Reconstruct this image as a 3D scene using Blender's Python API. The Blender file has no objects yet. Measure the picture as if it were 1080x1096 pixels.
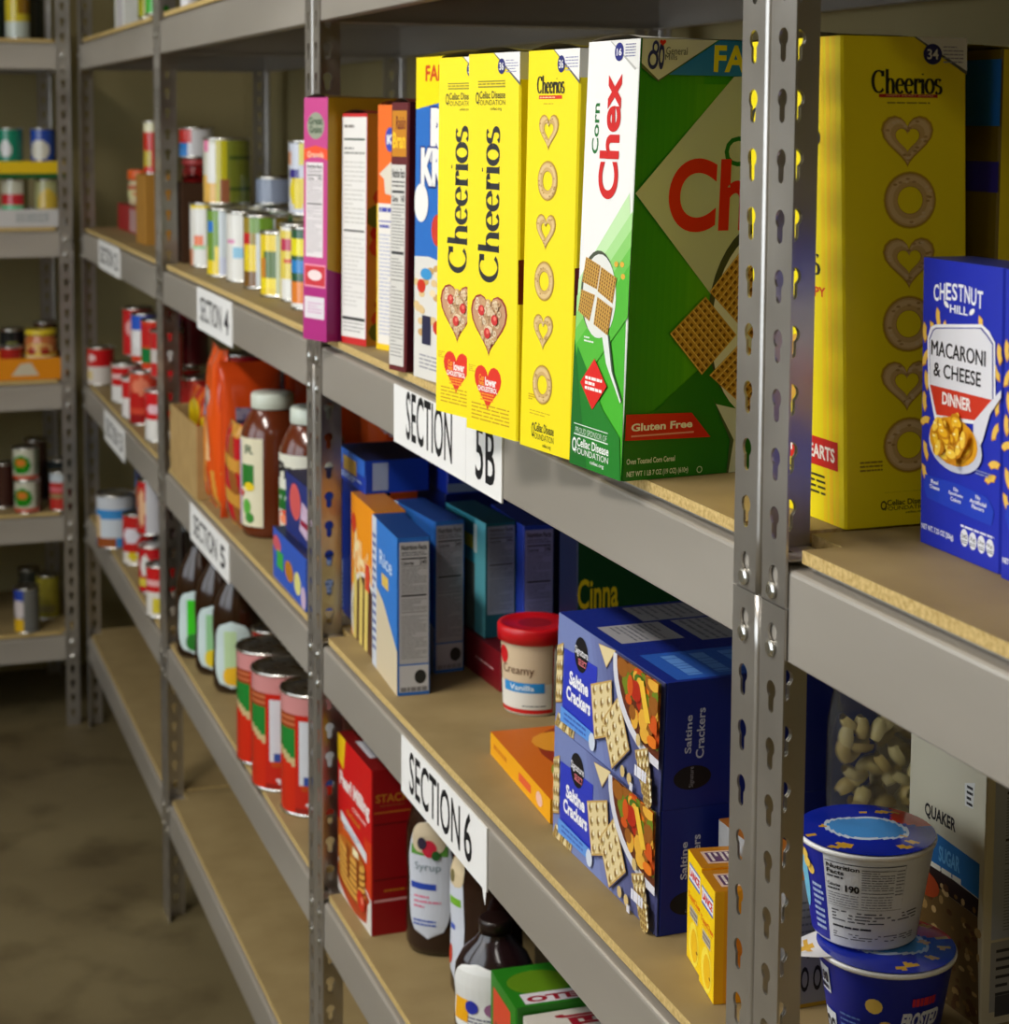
import bpy, math, random
from mathutils import Vector, Matrix
from mathutils.geometry import tessellate_polygon
random.seed(7)
SC = bpy.context.scene
COL = SC.collection
PI = math.pi

# ------------------------------------------------------------------ materials
def lin(c):
    return tuple(((x/255)/12.92 if x/255 <= .04045 else ((x/255+.055)/1.055)**2.4) for x in c[:3]) + (1.0,)

def base_mat(name, rough=.5, metal=0.0, spec=.5, coat=0.0):
    m = bpy.data.materials.new(name); m.use_nodes = True
    b = m.node_tree.nodes['Principled BSDF']
    b.inputs['Roughness'].default_value = rough
    b.inputs['Metallic'].default_value = metal
    b.inputs['Specular IOR Level'].default_value = spec
    b.inputs['Coat Weight'].default_value = coat
    return m, m.node_tree, b

def print_mat(name, rough, spec=.4, coat=0.0, metal=0.0, wear=.06):
    """printed surface: ink colour from the mesh, fine procedural variation in gloss"""
    m, nt, b = base_mat(name, rough, metal, spec, coat)
    a = nt.nodes.new('ShaderNodeAttribute'); a.attribute_name = 'ink'
    nt.links.new(a.outputs['Color'], b.inputs['Base Color'])
    n = nt.nodes.new('ShaderNodeTexNoise'); n.inputs['Scale'].default_value = 60
    mr = nt.nodes.new('ShaderNodeMapRange')
    mr.inputs['To Min'].default_value = rough-wear; mr.inputs['To Max'].default_value = rough+wear
    nt.links.new(n.outputs['Fac'], mr.inputs['Value']); nt.links.new(mr.outputs['Result'], b.inputs['Roughness'])
    return m

def noise_mat(name, c1, c2, scale, rough, metal=0.0, detail=6, bump=0.0, stretch=None, spec=.5, rv=.08):
    m, nt, b = base_mat(name, rough, metal, spec)
    tc = nt.nodes.new('ShaderNodeTexCoord'); n = nt.nodes.new('ShaderNodeTexNoise')
    n.inputs['Scale'].default_value = scale; n.inputs['Detail'].default_value = detail
    src = tc.outputs['Object']
    if stretch:
        mp = nt.nodes.new('ShaderNodeMapping'); mp.inputs['Scale'].default_value = stretch
        nt.links.new(src, mp.inputs['Vector']); src = mp.outputs['Vector']
    nt.links.new(src, n.inputs['Vector'])
    r = nt.nodes.new('ShaderNodeValToRGB')
    r.color_ramp.elements[0].position = .3; r.color_ramp.elements[1].position = .7
    r.color_ramp.elements[0].color = lin(c1); r.color_ramp.elements[1].color = lin(c2)
    nt.links.new(n.outputs['Fac'], r.inputs['Fac']); nt.links.new(r.outputs['Color'], b.inputs['Base Color'])
    mr = nt.nodes.new('ShaderNodeMapRange')
    mr.inputs['To Min'].default_value = rough-rv; mr.inputs['To Max'].default_value = rough+rv
    nt.links.new(n.outputs['Fac'], mr.inputs['Value']); nt.links.new(mr.outputs['Result'], b.inputs['Roughness'])
    if bump:
        bp = nt.nodes.new('ShaderNodeBump'); bp.inputs['Strength'].default_value = bump
        bp.inputs['Distance'].default_value = .002
        nt.links.new(n.outputs['Fac'], bp.inputs['Height']); nt.links.new(bp.outputs['Normal'], b.inputs['Normal'])
    return m

CARD = print_mat('printed_card', .42, .35)
GLOSS = print_mat('printed_gloss', .16, .5, .3, wear=.03)
MATTE = print_mat('printed_paper', .7, .2)
TIN = noise_mat('tinned_steel', (205, 205, 200), (225, 225, 220), 40, .28, 1.0)
STEEL = noise_mat('galvanized_steel', (168, 164, 158), (192, 188, 182), 9, .30, .8, bump=.04, rv=.05)
BEAM = noise_mat('galvanized_beam', (172, 166, 156), (192, 186, 176), 5, .38, .45, bump=.03, stretch=(1, .25, 1), rv=.06)
BTOP = noise_mat('particle_board_face', (138, 118, 78), (154, 134, 92), 14, .62, detail=8, bump=.08, spec=.3)
BEDGE = noise_mat('particle_board_edge', (176, 148, 88), (214, 188, 128), 260, .8, detail=3, bump=.4, spec=.2)
CARDBOARD = noise_mat('corrugated_cardboard', (168, 138, 88), (182, 152, 100), 30, .75, spec=.2)
WALL = noise_mat('painted_wall', (152, 140, 98), (164, 152, 110), 3, .8, bump=.05, spec=.2)
CEIL = noise_mat('ceiling_paint', (200, 198, 190), (212, 210, 202), 4, .85, spec=.2)
PLAST = print_mat('moulded_plastic', .32, .5)
CLEAR, _nt, _b = base_mat('clear_film', .12, 0, .5)
_b.inputs['Transmission Weight'].default_value = .9
_b.inputs['Base Color'].default_value = (.92, .93, .95, 1); _b.inputs['IOR'].default_value = 1.15
_b.inputs['Alpha'].default_value = .55

# concrete floor: olive brown with darker stains
FLOOR, nt, b = base_mat('sealed_concrete', .5, 0, .35)
tc = nt.nodes.new('ShaderNodeTexCoord')
n1 = nt.nodes.new('ShaderNodeTexNoise'); n1.inputs['Scale'].default_value = 1.6; n1.inputs['Detail'].default_value = 8
n2 = nt.nodes.new('ShaderNodeTexNoise'); n2.inputs['Scale'].default_value = 7; n2.inputs['Detail'].default_value = 10
r1 = nt.nodes.new('ShaderNodeValToRGB'); r1.color_ramp.elements[0].color = lin((92, 80, 54)); r1.color_ramp.elements[1].color = lin((122, 110, 78))
r1.color_ramp.elements[0].position = .3; r1.color_ramp.elements[1].position = .7
r2 = nt.nodes.new('ShaderNodeValToRGB'); r2.color_ramp.elements[0].color = (.55, .52, .48, 1); r2.color_ramp.elements[1].color = (1, 1, 1, 1)
r2.color_ramp.elements[0].position = .25; r2.color_ramp.elements[1].position = .5
mx = nt.nodes.new('ShaderNodeMixRGB'); mx.blend_type = 'MULTIPLY'; mx.inputs['Fac'].default_value = 1
for n in (n1, n2): nt.links.new(tc.outputs['Object'], n.inputs['Vector'])
nt.links.new(n1.outputs['Fac'], r1.inputs['Fac']); nt.links.new(n2.outputs['Fac'], r2.inputs['Fac'])
nt.links.new(r1.outputs['Color'], mx.inputs['Color1']); nt.links.new(r2.outputs['Color'], mx.inputs['Color2'])
nt.links.new(mx.outputs['Color'], b.inputs['Base Color'])

# ------------------------------------------------------------------ objects
def tag(o, label=None, cat=None, group=None, kind=None):
    if label: o['label'] = label
    if cat: o['category'] = cat
    if group: o['group'] = group
    if kind: o['kind'] = kind
    return o

def empty(name, loc=(0, 0, 0), rz=0.0):
    o = bpy.data.objects.new(name, None); COL.objects.link(o)
    o.location = loc; o.rotation_euler = (0, 0, rz); o.empty_display_size = .05
    return o

class MB:
    """mesh collector with one ink colour per face"""
    def __init__(s): s.v = []; s.f = []; s.c = []; s.m = []; s.sm = []; s.mats = []
    def mi(s, mat):
        if mat not in s.mats: s.mats.append(mat)
        return s.mats.index(mat)
    def face(s, pts, col=(128, 128, 128), mat=CARD, smooth=False):
        i = len(s.v); s.v += [tuple(p) for p in pts]
        s.f.append(tuple(range(i, i+len(pts)))); s.c.append(col); s.m.append(s.mi(mat)); s.sm.append(smooth)
    def grid(s, fn, nu, nv, colfn, mat=CARD, smooth=True, wrap=False, flip=False):
        base = len(s.v); W = nu if wrap else nu+1
        for j in range(nv+1):
            for i in range(W): s.v.append(tuple(fn(i/nu, j/nv)))
        k = s.mi(mat)
        for j in range(nv):
            for i in range(nu):
                a = base+j*W+i; b = base+j*W+(i+1) % W; c = b+W; d = a+W
                s.f.append((d, c, b, a) if flip else (a, b, c, d))
                s.c.append(colfn((i+.5)/nu, (j+.5)/nv) if callable(colfn) else colfn)
                s.m.append(k); s.sm.append(smooth)
    def box(s, x0, x1, y0, y1, z0, z1, col=(128, 128, 128), mat=CARD):
        P = [(x, y, z) for z in (z0, z1) for y in (y0, y1) for x in (x0, x1)]
        for q in ((0, 2, 3, 1), (4, 5, 7, 6), (0, 1, 5, 4), (2, 6, 7, 3), (0, 4, 6, 2), (1, 3, 7, 5)):
            s.face([P[i] for i in q], col, mat)
    def tube(s, pts, r, col=(128, 128, 128), mat=PLAST, n=8):
        ring = []
        for i, p in enumerate(pts):
            p = Vector(p); a = Vector(pts[max(i-1, 0)]); b = Vector(pts[min(i+1, len(pts)-1)])
            t = (b-a).normalized(); u = t.orthogonal().normalized(); w = t.cross(u)
            rr = r[i] if isinstance(r, (list, tuple)) else r
            ring.append([p+rr*(math.cos(2*PI*k/n)*u+math.sin(2*PI*k/n)*w) for k in range(n)])
        for i in range(len(pts)-1):
            for k in range(n):
                s.face([ring[i][k], ring[i][(k+1) % n], ring[i+1][(k+1) % n], ring[i+1][k]], col, mat, True)
        s.face(ring[0][::-1], col, mat); s.face(ring[-1], col, mat)
    def lathe(s, prof, n=32, mat=GLOSS, colfn=None, sy=1.0, cap0=True, cap1=True):
        """prof: (r, z, colour); the colour belongs to the band above the point"""
        base = len(s.v)
        for r, z, c in prof:
            for k in range(n):
                a = 2*PI*k/n; s.v.append((r*math.sin(a), -r*math.cos(a)*sy, z))
        mi = s.mi(mat)
        for j in range(len(prof)-1):
            for k in range(n):
                a = base+j*n+k; b = base+j*n+(k+1) % n
                s.f.append((a, b, b+n, a+n)); s.m.append(mi); s.sm.append(True)
                c = prof[j][2]
                if colfn:
                    q = colfn(((k+.5)/n+.5) % 1, (prof[j][1]+prof[j+1][1])/2)
                    c = q or c
                s.c.append(c)
        if cap0: s.f.append(tuple(base+k for k in range(n))[::-1]); s.c.append(prof[0][2]); s.m.append(mi); s.sm.append(False)
        if cap1:
            t = base+(len(prof)-1)*n; s.f.append(tuple(t+k for k in range(n))); s.c.append(prof[-1][2]); s.m.append(mi); s.sm.append(False)
    def mesh(s, name):
        me = bpy.data.meshes.new(name); me.from_pydata(s.v, [], s.f)
        for m in s.mats: me.materials.append(m)
        me.polygons.foreach_set('material_index', s.m)
        me.polygons.foreach_set('use_smooth', s.sm)
        at = me.color_attributes.new('ink', 'FLOAT_COLOR', 'CORNER')
        buf = []
        for p, c in zip(me.polygons, s.c):
            L = lin(c)
            for _ in range(p.loop_total): buf += L
        at.data.foreach_set('color', buf); me.update()
        return me
    def build(s, name, parent=None, loc=None, rz=0.0):
        o = bpy.data.objects.new(name, s.mesh(name)); COL.objects.link(o)
        if parent: o.parent = parent
        if loc is not None: o.location = loc
        if rz: o.rotation_euler = (0, 0, rz)
        return o

# ------------------------------------------------------------------ lettering
_tc = {}
def glyphs(s, bold=0.0, res=4, sp=1.0):
    k = (s, bold, res, sp)
    if k not in _tc:
        cu = bpy.data.curves.new('lettering', 'FONT'); cu.body = s; cu.offset = bold; cu.resolution_u = res; cu.space_character = sp
        o = bpy.data.objects.new('lettering', cu); COL.objects.link(o)
        dg = bpy.context.evaluated_depsgraph_get(); ev = o.evaluated_get(dg); me = ev.to_mesh()
        vs = [(v.co.x, v.co.y) for v in me.vertices]; fs = [tuple(p.vertices) for p in me.polygons]
        ev.to_mesh_clear(); bpy.data.objects.remove(o); bpy.data.curves.remove(cu)
        xs = [v[0] for v in vs] or [0, 1]; ys = [v[1] for v in vs] or [0, 1]
        x0, x1, y0, y1 = min(xs), max(xs), min(ys), max(ys)
        _tc[k] = ([((x-x0)/(x1-x0 or 1), (y-y0)/(y1-y0 or 1)) for x, y in vs], fs)
    return _tc[k]

# broad-nib serif capitals and lower case drawn as pen strokes, x-height 1
def arc(cx, cy, rx, ry, a0, a1, n=18):
    return [(cx+rx*math.cos(math.radians(a0+(a1-a0)*i/n)), cy+ry*math.sin(math.radians(a0+(a1-a0)*i/n))) for i in range(n+1)]
SERIF = {
 'C': (1.25, [arc(.66, .78, .56, .72, 48, 318), [(1.04, 1.5), (1.04, 1.12)]]),
 'h': (.98, [[(.2, 0), (.2, 1.6)], [(.05, 1.58), (.2, 1.58)], [(.05, .03), (.38, .03)], arc(.5, .6, .28, .36, 170, 0)+[(.78, .3), (.78, 0)], [(.62, .03), (.95, .03)]]),
 'e': (.86, [[(.14, .55), (.74, .55)], arc(.44, .5, .33, .47, 8, 318)]),
 'r': (.7, [[(.2, 0), (.2, 1)], [(.05, .97), (.2, .97)], [(.05, .03), (.4, .03)], arc(.46, .62, .24, .34, 165, 45), [(.6, .9), (.64, .72)]]),
 'i': (.42, [[(.2, 0), (.2, .98)], [(.04, .96), (.2, .96)], [(.04, .03), (.37, .03)], [(.12, 1.3), (.28, 1.3)]]),
 'o': (.92, [arc(.45, .5, .36, .47, 0, 360, 26)]),
 's': (.72, [arc(.36, .75, .24, .22, 30, 230)+arc(.34, .26, .28, .25, 60, -150)]),
}
def serif_word(w, thick=.24, thin=.07):
    """quads of a word in a unit box"""
    quads = []; x = 0
    for ch in w:
        adv, strokes = SERIF[ch]
        for st in strokes:
            L = []; R = []
            for i, p in enumerate(st):
                a = st[max(i-1, 0)]; b = st[min(i+1, len(st)-1)]
                dx, dy = b[0]-a[0], b[1]-a[1]; d = math.hypot(dx, dy) or 1
                wd = (thin+(thick-thin)*abs(dy/d)**1.3)/2
                nx, ny = -dy/d, dx/d
                L.append((x+p[0]+nx*wd, p[1]+ny*wd)); R.append((x+p[0]-nx*wd, p[1]-ny*wd))
            for i in range(len(st)-1): quads.append([L[i], L[i+1], R[i+1], R[i]])
        x += adv
    xs = [p[0] for q in quads for p in q]; ys = [p[1] for q in quads for p in q]
    x0, x1, y0, y1 = min(xs), max(xs), min(ys), max(ys)
    return [[((a-x0)/(x1-x0), (b-y0)/(y1-y0)) for a, b in q] for q in quads]

class Art:
    """print on a panel; fn(u, v, h) gives the point of the panel raised by h"""
    def __init__(s, mb, fn, mat=CARD, step=.00012, curved=False, asp=1.0):
        s.mb = mb; s.fn = fn; s.mat = mat; s.step = step; s.curved = curved; s.items = []; s.asp = asp; s.clip = None
    def lay(s, pts):
        us = [p[0] for p in pts]; vs = [p[1] for p in pts]
        b = (min(us), min(vs), max(us), max(vs)); l = 1
        for q, k in s.items:
            if b[0] < q[2] and b[2] > q[0] and b[1] < q[3] and b[3] > q[1]: l = max(l, k+1)
        s.items.append((b, l)); return l*s.step
    def put(s, polys, col, h):
        for p in polys:
            if len(p) < 3: continue
            a = sum(p[i-1][0]*p[i][1]-p[i][0]*p[i-1][1] for i in range(len(p)))
            if a < 0: p = p[::-1]
            s.mb.face([s.fn(u, v, h) for u, v in p], col, s.mat)
    def clampp(s, p): return (min(max(p[0], .0), 1.), min(max(p[1], 0.), 1.))
    def rect(s, u0, v0, u1, v1, col):
        u0, u1 = sorted((u0, u1)); v0, v1 = sorted((v0, v1))
        h = s.lay([(u0, v0), (u1, v1)]); n = max(1, int(abs(u1-u0)*s.curved)) if s.curved else 1
        s.put([[(u0+(u1-u0)*i/n, v0), (u0+(u1-u0)*(i+1)/n, v0), (u0+(u1-u0)*(i+1)/n, v1), (u0+(u1-u0)*i/n, v1)] for i in range(n)], col, h)
    def poly(s, pts, col):
        pts = [s.clampp(p) for p in pts]; h = s.lay(pts)
        t = tessellate_polygon([[Vector((p[0], p[1], 0)) for p in pts]])
        s.put([[pts[i] for i in q] for q in t], col, h)
    def ell(s, u, v, ru, rv, col, n=20, rot=0):
        c, d = math.cos(math.radians(rot)), math.sin(math.radians(rot)); a = s.asp
        P = []
        for k in range(n):
            x, y = ru*math.cos(2*PI*k/n), rv*math.sin(2*PI*k/n)
            P.append(s.clampp((u+x*c-y*d/a, v+(x*a*d+y*c))))
        h = s.lay(P); s.put([[(u if 0 <= u <= 1 else min(max(u, 0), 1), min(max(v, 0), 1)), P[k], P[(k+1) % n]] for k in range(n)], col, h)
    def ring(s, u, v, ru, rv, w, col, heart=False, n=28):
        def pt(k, q):
            t = 2*PI*k/n
            if heart:
                x = math.sin(t)**3; y = (13*math.cos(t)-5*math.cos(2*t)-2*math.cos(3*t)-math.cos(4*t))/16
                return (u+ru*q*x, v+rv*q*(y+.08))
            return (u+ru*q*math.cos(t), v+rv*q*math.sin(t))
        h = s.lay([(u-ru, v-rv), (u+ru, v+rv)])
        s.put([[pt(k, 1), pt(k+1, 1), pt(k+1, 1-w), pt(k, 1-w)] for k in range(n)], col, h)
    def heart(s, u, v, ru, rv, col, n=28):
        P = []
        for k in range(n):
            t = 2*PI*k/n; P.append((u+ru*math.sin(t)**3, v+rv*((13*math.cos(t)-5*math.cos(2*t)-2*math.cos(3*t)-math.cos(4*t))/16+.08)))
        s.poly(P, col)
    def text(s, t, u0, v0, u1, v1, col, rot=0, bold=.0, res=3, serif=False, thick=.24, thin=.07, slant=0.0):
        h = s.lay([(min(u0, u1), min(v0, v1)), (max(u0, u1), max(v0, v1))])
        if serif: Q = serif_word(t, thick, thin)
        else:
            vs, fs = glyphs(t, bold, res); Q = [[vs[i] for i in f] for f in fs]
        out = []
        for q in Q:
            r = []
            for x, y in q:
                x += slant*(y-.5)
                if rot == 90: r.append((u0+(1-y)*(u1-u0), v0+x*(v1-v0)))
                elif rot == -90: r.append((u0+y*(u1-u0), v0+(1-x)*(v1-v0)))
                elif rot == 180: r.append((u0+(1-x)*(u1-u0), v0+(1-y)*(v1-v0)))
                else: r.append((u0+x*(u1-u0), v0+y*(v1-v0)))
            out.append(r)
        s.put(out, col, h)
    def rows(s, u0, v0, u1, v1, n, col, fill=.45, gaps=3, rnd=None):
        """small print too fine to read: broken lines"""
        R = rnd or random.Random(int((u0+v0*7+u1*13)*1000)); v0, v1 = sorted((v0, v1))
        h = s.lay([(u0, v0), (u1, v1)]); P = []
        for i in range(n):
            y = v0+(v1-v0)*(i+.5)/n; d = (v1-v0)/n*fill/2; x = u0; e = u1 if R.random() < .7 else u0+(u1-u0)*R.uniform(.4, .9)
            while x < e:
                w = (u1-u0)*R.uniform(.08, .3)
                P.append([(x, y-d), (min(x+w, e), y-d), (min(x+w, e), y+d), (x, y+d)]); x += w+(u1-u0)*.03
        s.put(P, col, h)
    def facts(s, u0, v0, u1, v1, bg=(232, 230, 224), ink=(45, 45, 48), title='Nutrition Facts', cal='Calories', num='140', body=.55):
        H = v1-v0; W = u1-u0; s.rect(u0, v0, u1, v1, bg)
        a, b = u0+W*.07, u1-W*.07
        s.text(title, a, v1-H*.065, b, v1-H*.02, ink, bold=.02)
        s.rows(a, v1-H*.115, b, v1-H*.075, 2, ink, .35)
        s.rect(a, v1-H*.14, b, v1-H*.128, ink)
        s.text(cal, a, v1-H*.185, a+W*.42, v1-H*.155, ink, bold=.02); s.text(num, b-W*.24, v1-H*.185, b, v1-H*.148, ink, bold=.02)
        s.rect(a, v1-H*.2, b, v1-H*.196, ink)
        g = tuple(int(.55*x+.45*y) for x, y in zip(ink, bg))
        s.rows(a, v1-H*.42, b, v1-H*.21, 13, g, .3)
        s.rect(a, v1-H*.445, b, v1-H*.43, ink)
        s.rows(a, v1-H*.56, b, v1-H*.46, 6, g, .3)
        s.rect(a, v1-H*.575, b, v1-H*.571, ink)
        s.rows(a, v0+H*.04, b, v1-H*.6, 20, g, .25)

def quad_panel(P0, U, V, N):
    P0, U, V, N = map(Vector, (P0, U, V, N))
    return lambda u, v, h: P0+U*u+V*v+N*h

# ------------------------------------------------------------------ cartons
def carton(name, A, B, z, depth, h, skew=0.0, label='', cat='box', group=None, cols=None, face=None, right=None, top=None,
           mat=CARD, w=None, yaw=None, flaps=True, prefix='carton'):
    """A, B: the two bottom corners of the side that looks at the aisle (far, near). cols: colour or dict per side"""
    dx, dy = B[0]-A[0], B[1]-A[1]; L = math.hypot(dx, dy)
    if yaw is not None: dx, dy = math.sin(math.radians(yaw)), -math.cos(math.radians(yaw)); L = w
    elif w: dx, dy = dx/L, dy/L; L = w
    if L == w: pass
    rz = math.atan2(dy, dx)
    if not isinstance(cols, dict): cols = {'all': cols}
    c = lambda k: cols.get(k, cols.get('all'))
    r = .0006; mb = MB(); W = L; k = skew
    p = lambda x, y, q: (x, y+k*q/h, q)
    e = .0016
    # slightly rounded long edges: chamfered prism
    ring = [(e, 0), (W-e, 0), (W, e), (W, depth-e), (W-e, depth), (e, depth), (0, depth-e), (0, e)]
    sides = ['face', 'face', 'right', 'right', 'back', 'back', 'left', 'left']
    for i in range(8):
        a, b = ring[i], ring[(i+1) % 8]
        mb.face([p(a[0], a[1], 0), p(b[0], b[1], 0), p(b[0], b[1], h), p(a[0], a[1], h)], c(sides[i]), mat)
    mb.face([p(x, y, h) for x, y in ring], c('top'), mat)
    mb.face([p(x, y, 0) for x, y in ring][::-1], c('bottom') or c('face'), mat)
    if face:
        face(Art(mb, lambda u, v, q: (u*W, k*v-q, v*h), mat, asp=W/h))
    if right:
        right(Art(mb, lambda u, v, q: (W+q, u*depth+k*v, v*h), mat, asp=depth/h))
    if top:
        top(Art(mb, lambda u, v, q: (u*W, k+v*depth, h+q), mat, asp=W/depth))
    o = mb.build(name, loc=(A[0], A[1], z), rz=rz)
    tag(o, label, cat, group)
    if flaps:
        f = MB()
        col = c('top')
        n = 6
        for s0, s1, b in ((0, 1, .004),):
            def fl(u, v, s0=s0, s1=s1, b=b): return (e+u*(W-2*e), k+e+(depth*.52)*v, h+.0008+b*math.sin(PI*u)*(1-v)**2)
            f.grid(fl, 8, 4, col, mat)
            f.grid(lambda u, v: (fl(u, v)[0], fl(u, v)[1], fl(u, v)[2]-.0006), 8, 4, (150, 135, 110), mat, flip=True)
        f.build('top_flap', o)
    return o

# ------------------------------------------------------------------ round things
CAMXY = (-.558, -1.066)
def facing(x, y): return math.atan2(CAMXY[0]-x, -(CAMXY[1]-y))
def patchfn(base, patches):
    def f(u, v):
        c = base(u, v) if callable(base) else base
        for p in patches:
            if p[0] == 'e':
                _, a, b, ra, rb, q = p
                if ((u-a)/ra)**2+((v-b)/rb)**2 < 1: c = q
            else:
                a, b, e, d, q = p
                if a <= u <= e and b <= v <= d: c = q
        return c
    return f
def can(x, y, z, r, h, base, patches=(), label='', group=None, turn=0.0, name='food_can', cat='can', lid=True, lidcol=None, nu=48, nv=16, rim=True):
    """steel can with a paper label; label colours by position u (0.5 looks at the aisle end) and v"""
    mb = MB(); fn = patchfn(base, patches)
    bt, tp = .004, h-.004
    mb.grid(lambda u, v: (r*math.sin(2*PI*(u-.5)), -r*math.cos(2*PI*(u-.5)), bt+(tp-bt)*v), nu, nv, fn, GLOSS if not lidcol else CARD, wrap=True)
    o = mb.build(name, loc=(x, y, z), rz=facing(x, y)+turn); tag(o, label, cat, group)
    m = MB(); q = r+.0012
    lc = lidcol or (200, 200, 200); lm = PLAST if lidcol else TIN
    m.lathe([(r-.001, tp-.001, lc), (q, tp+.0005, lc), (q, h, lc), (q-.0018, h, lc), (r-.002, h-.003, lc), (r*.8, h-.003, lc), (r*.78, h-.0025, lc), (r*.4, h-.0028, lc)], 32, lm, cap0=False)
    m.build('lid', o)
    m = MB()
    m.lathe([(q-.002, 0, lc), (q, .0006, lc), (q, .003, lc), (r-.001, bt+.001, lc)], 32, TIN, cap1=False)
    m.build('base_rim', o)
    return o
# ------------------------------------------------------------------ the place
L1, L2, L3, L4, L5, L0 = 1.743, 1.2772, .8933, .5554, .247, 2.13
LEVELS = (L0, L1, L2, L3, L4, L5)
W_ = 1.22; D_ = .476; KEY0 = 1.5991; PITCH = .0381

def slab(name, x0, x1, y0, y1, z0, z1, mat):
    mb = MB(); mb.box(x0, x1, y0, y1, z0, z1, mat=mat); o = mb.build(name); o['kind'] = 'structure'; return o
slab('floor', -3.0, 1.0, -3.4, 4.6, -.1, 0, FLOOR)
slab('wall_back', .53, .63, -3.4, 4.6, 0, 2.95, WALL)
slab('wall_far', -3.0, .53, 4.2, 4.3, 0, 2.95, WALL)
slab('wall_left', -2.6, -2.5, -3.4, 4.2, 0, 2.95, WALL)
slab('wall_near', -2.5, .53, -3.4, -3.3, 0, 2.95, WALL)
slab('ceiling', -3.0, 1.0, -3.4, 4.6, 2.95, 3.05, CEIL)

# ------------------------------------------------------------------ racks
def keyhole():
    """outline of the punched hole, centre of the round part at the origin, clockwise start at top"""
    R, w, low = .0062, .0036, -.0155; a0 = math.asin(w/R)
    P = []
    n = 12
    for i in range(n+1):
        a = math.radians(-90)+a0+(math.radians(360)-2*a0)*i/n
        P.append((R*math.cos(a), R*math.sin(a)))
    for i in range(7):
        a = math.radians(180)+math.radians(180)*i/6
        P.append((w*math.cos(a), low+w+w*math.sin(a)))
    return P
KH = keyhole()
def post_mesh(name, sx, sy):
    """angle post: corner at the origin, one flange along x, one along y, punched at every pitch"""
    mb = MB(); FL = .036; R = .0045; HC = .0195; V = []; F = []; S = []
    def flange(tf, flip):
        def cell(zc, z0, z1):
            # outer boundary sampled to match the hole
            n = len(KH); O = []
            for (a, b) in KH:
                t = math.atan2(b+.004, a); c, s_ = math.cos(t), math.sin(t)
                lim = []
                if c > 1e-6: lim.append((FL-HC)/c)
                if c < -1e-6: lim.append((HC-R)/-c)
                if s_ > 1e-6: lim.append((z1-zc+.004)/s_)
                if s_ < -1e-6: lim.append((zc-z0-.004)/-s_)
                q = min(lim); O.append((q*c, -.004+q*s_))
            cor = [(FL-HC, z0-zc), (FL-HC, z1-zc), (-(HC-R), z1-zc), (-(HC-R), z0-zc)]
            for i in range(n):
                a, b = O[i], O[(i+1) % n]; poly = [KH[i], a]
                for q in cor:
                    def on(p, q=q): return abs(p[0]-q[0]) < 1e-7 or abs(p[1]-q[1]) < 1e-7
                    if on(a) and on(b) and not (abs(a[0]-b[0]) < 1e-7 or abs(a[1]-b[1]) < 1e-7):
                        if (abs(a[0]-q[0]) < 1e-7 and abs(b[1]-q[1]) < 1e-7) or (abs(a[1]-q[1]) < 1e-7 and abs(b[0]-q[0]) < 1e-7): poly.append(q)
                poly += [b, KH[(i+1) % n]]
                pts = [tf(HC+u, zc+v) for u, v in poly]
                mb.face(pts if not flip else pts[::-1], mat=STEEL)
        for k in range(-22, 42):
            zc = KEY0-PITCH*k; z0, z1 = zc-PITCH/2, zc+PITCH/2
            if k == 9: z0 += .0006
            if k == 10: z1 -= .0006
            cell(zc, z0, z1)
        pts = [tf(R, 0), tf(FL, 0), tf(FL, KEY0-PITCH*41.5), tf(R, KEY0-PITCH*41.5)]
        mb.face(pts if not flip else pts[::-1], mat=STEEL)
    flange(lambda u, z: (0, sy*u, z), sx*sy > 0)
    flange(lambda u, z: (sx*u, 0, z), sx*sy < 0)
    n = 6
    zs = [0]
    def bend(z0, z1):
        for i in range(n):
            a = (sx*(R-R*math.cos(PI/2*(1-i/n))), sy*(R-R*math.sin(PI/2*(1-i/n)))); b = (sx*(R-R*math.cos(PI/2*(1-(i+1)/n))), sy*(R-R*math.sin(PI/2*(1-(i+1)/n))))
            pts = [(a[0], a[1], z0), (b[0], b[1], z0), (b[0], b[1], z1), (a[0], a[1], z1)]
            mb.face(pts if sx*sy < 0 else pts[::-1], mat=STEEL, smooth=True)
    for k in range(-22, 42):
        zc = KEY0-PITCH*k
        bend(zc-PITCH/2+(.0006 if k == 9 else 0), zc+PITCH/2-(.0006 if k == 10 else 0))
    bend(0, KEY0-PITCH*41.5)
    me = mb.mesh(name)
    import bmesh
    bm = bmesh.new(); bm.from_mesh(me); bmesh.ops.remove_doubles(bm, verts=bm.verts, dist=1e-5); bm.to_mesh(me); bm.free()
    return me
POSTS = {(sx, sy): post_mesh('post', sx, sy) for sx in (1, -1) for sy in (1, -1)}

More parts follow.
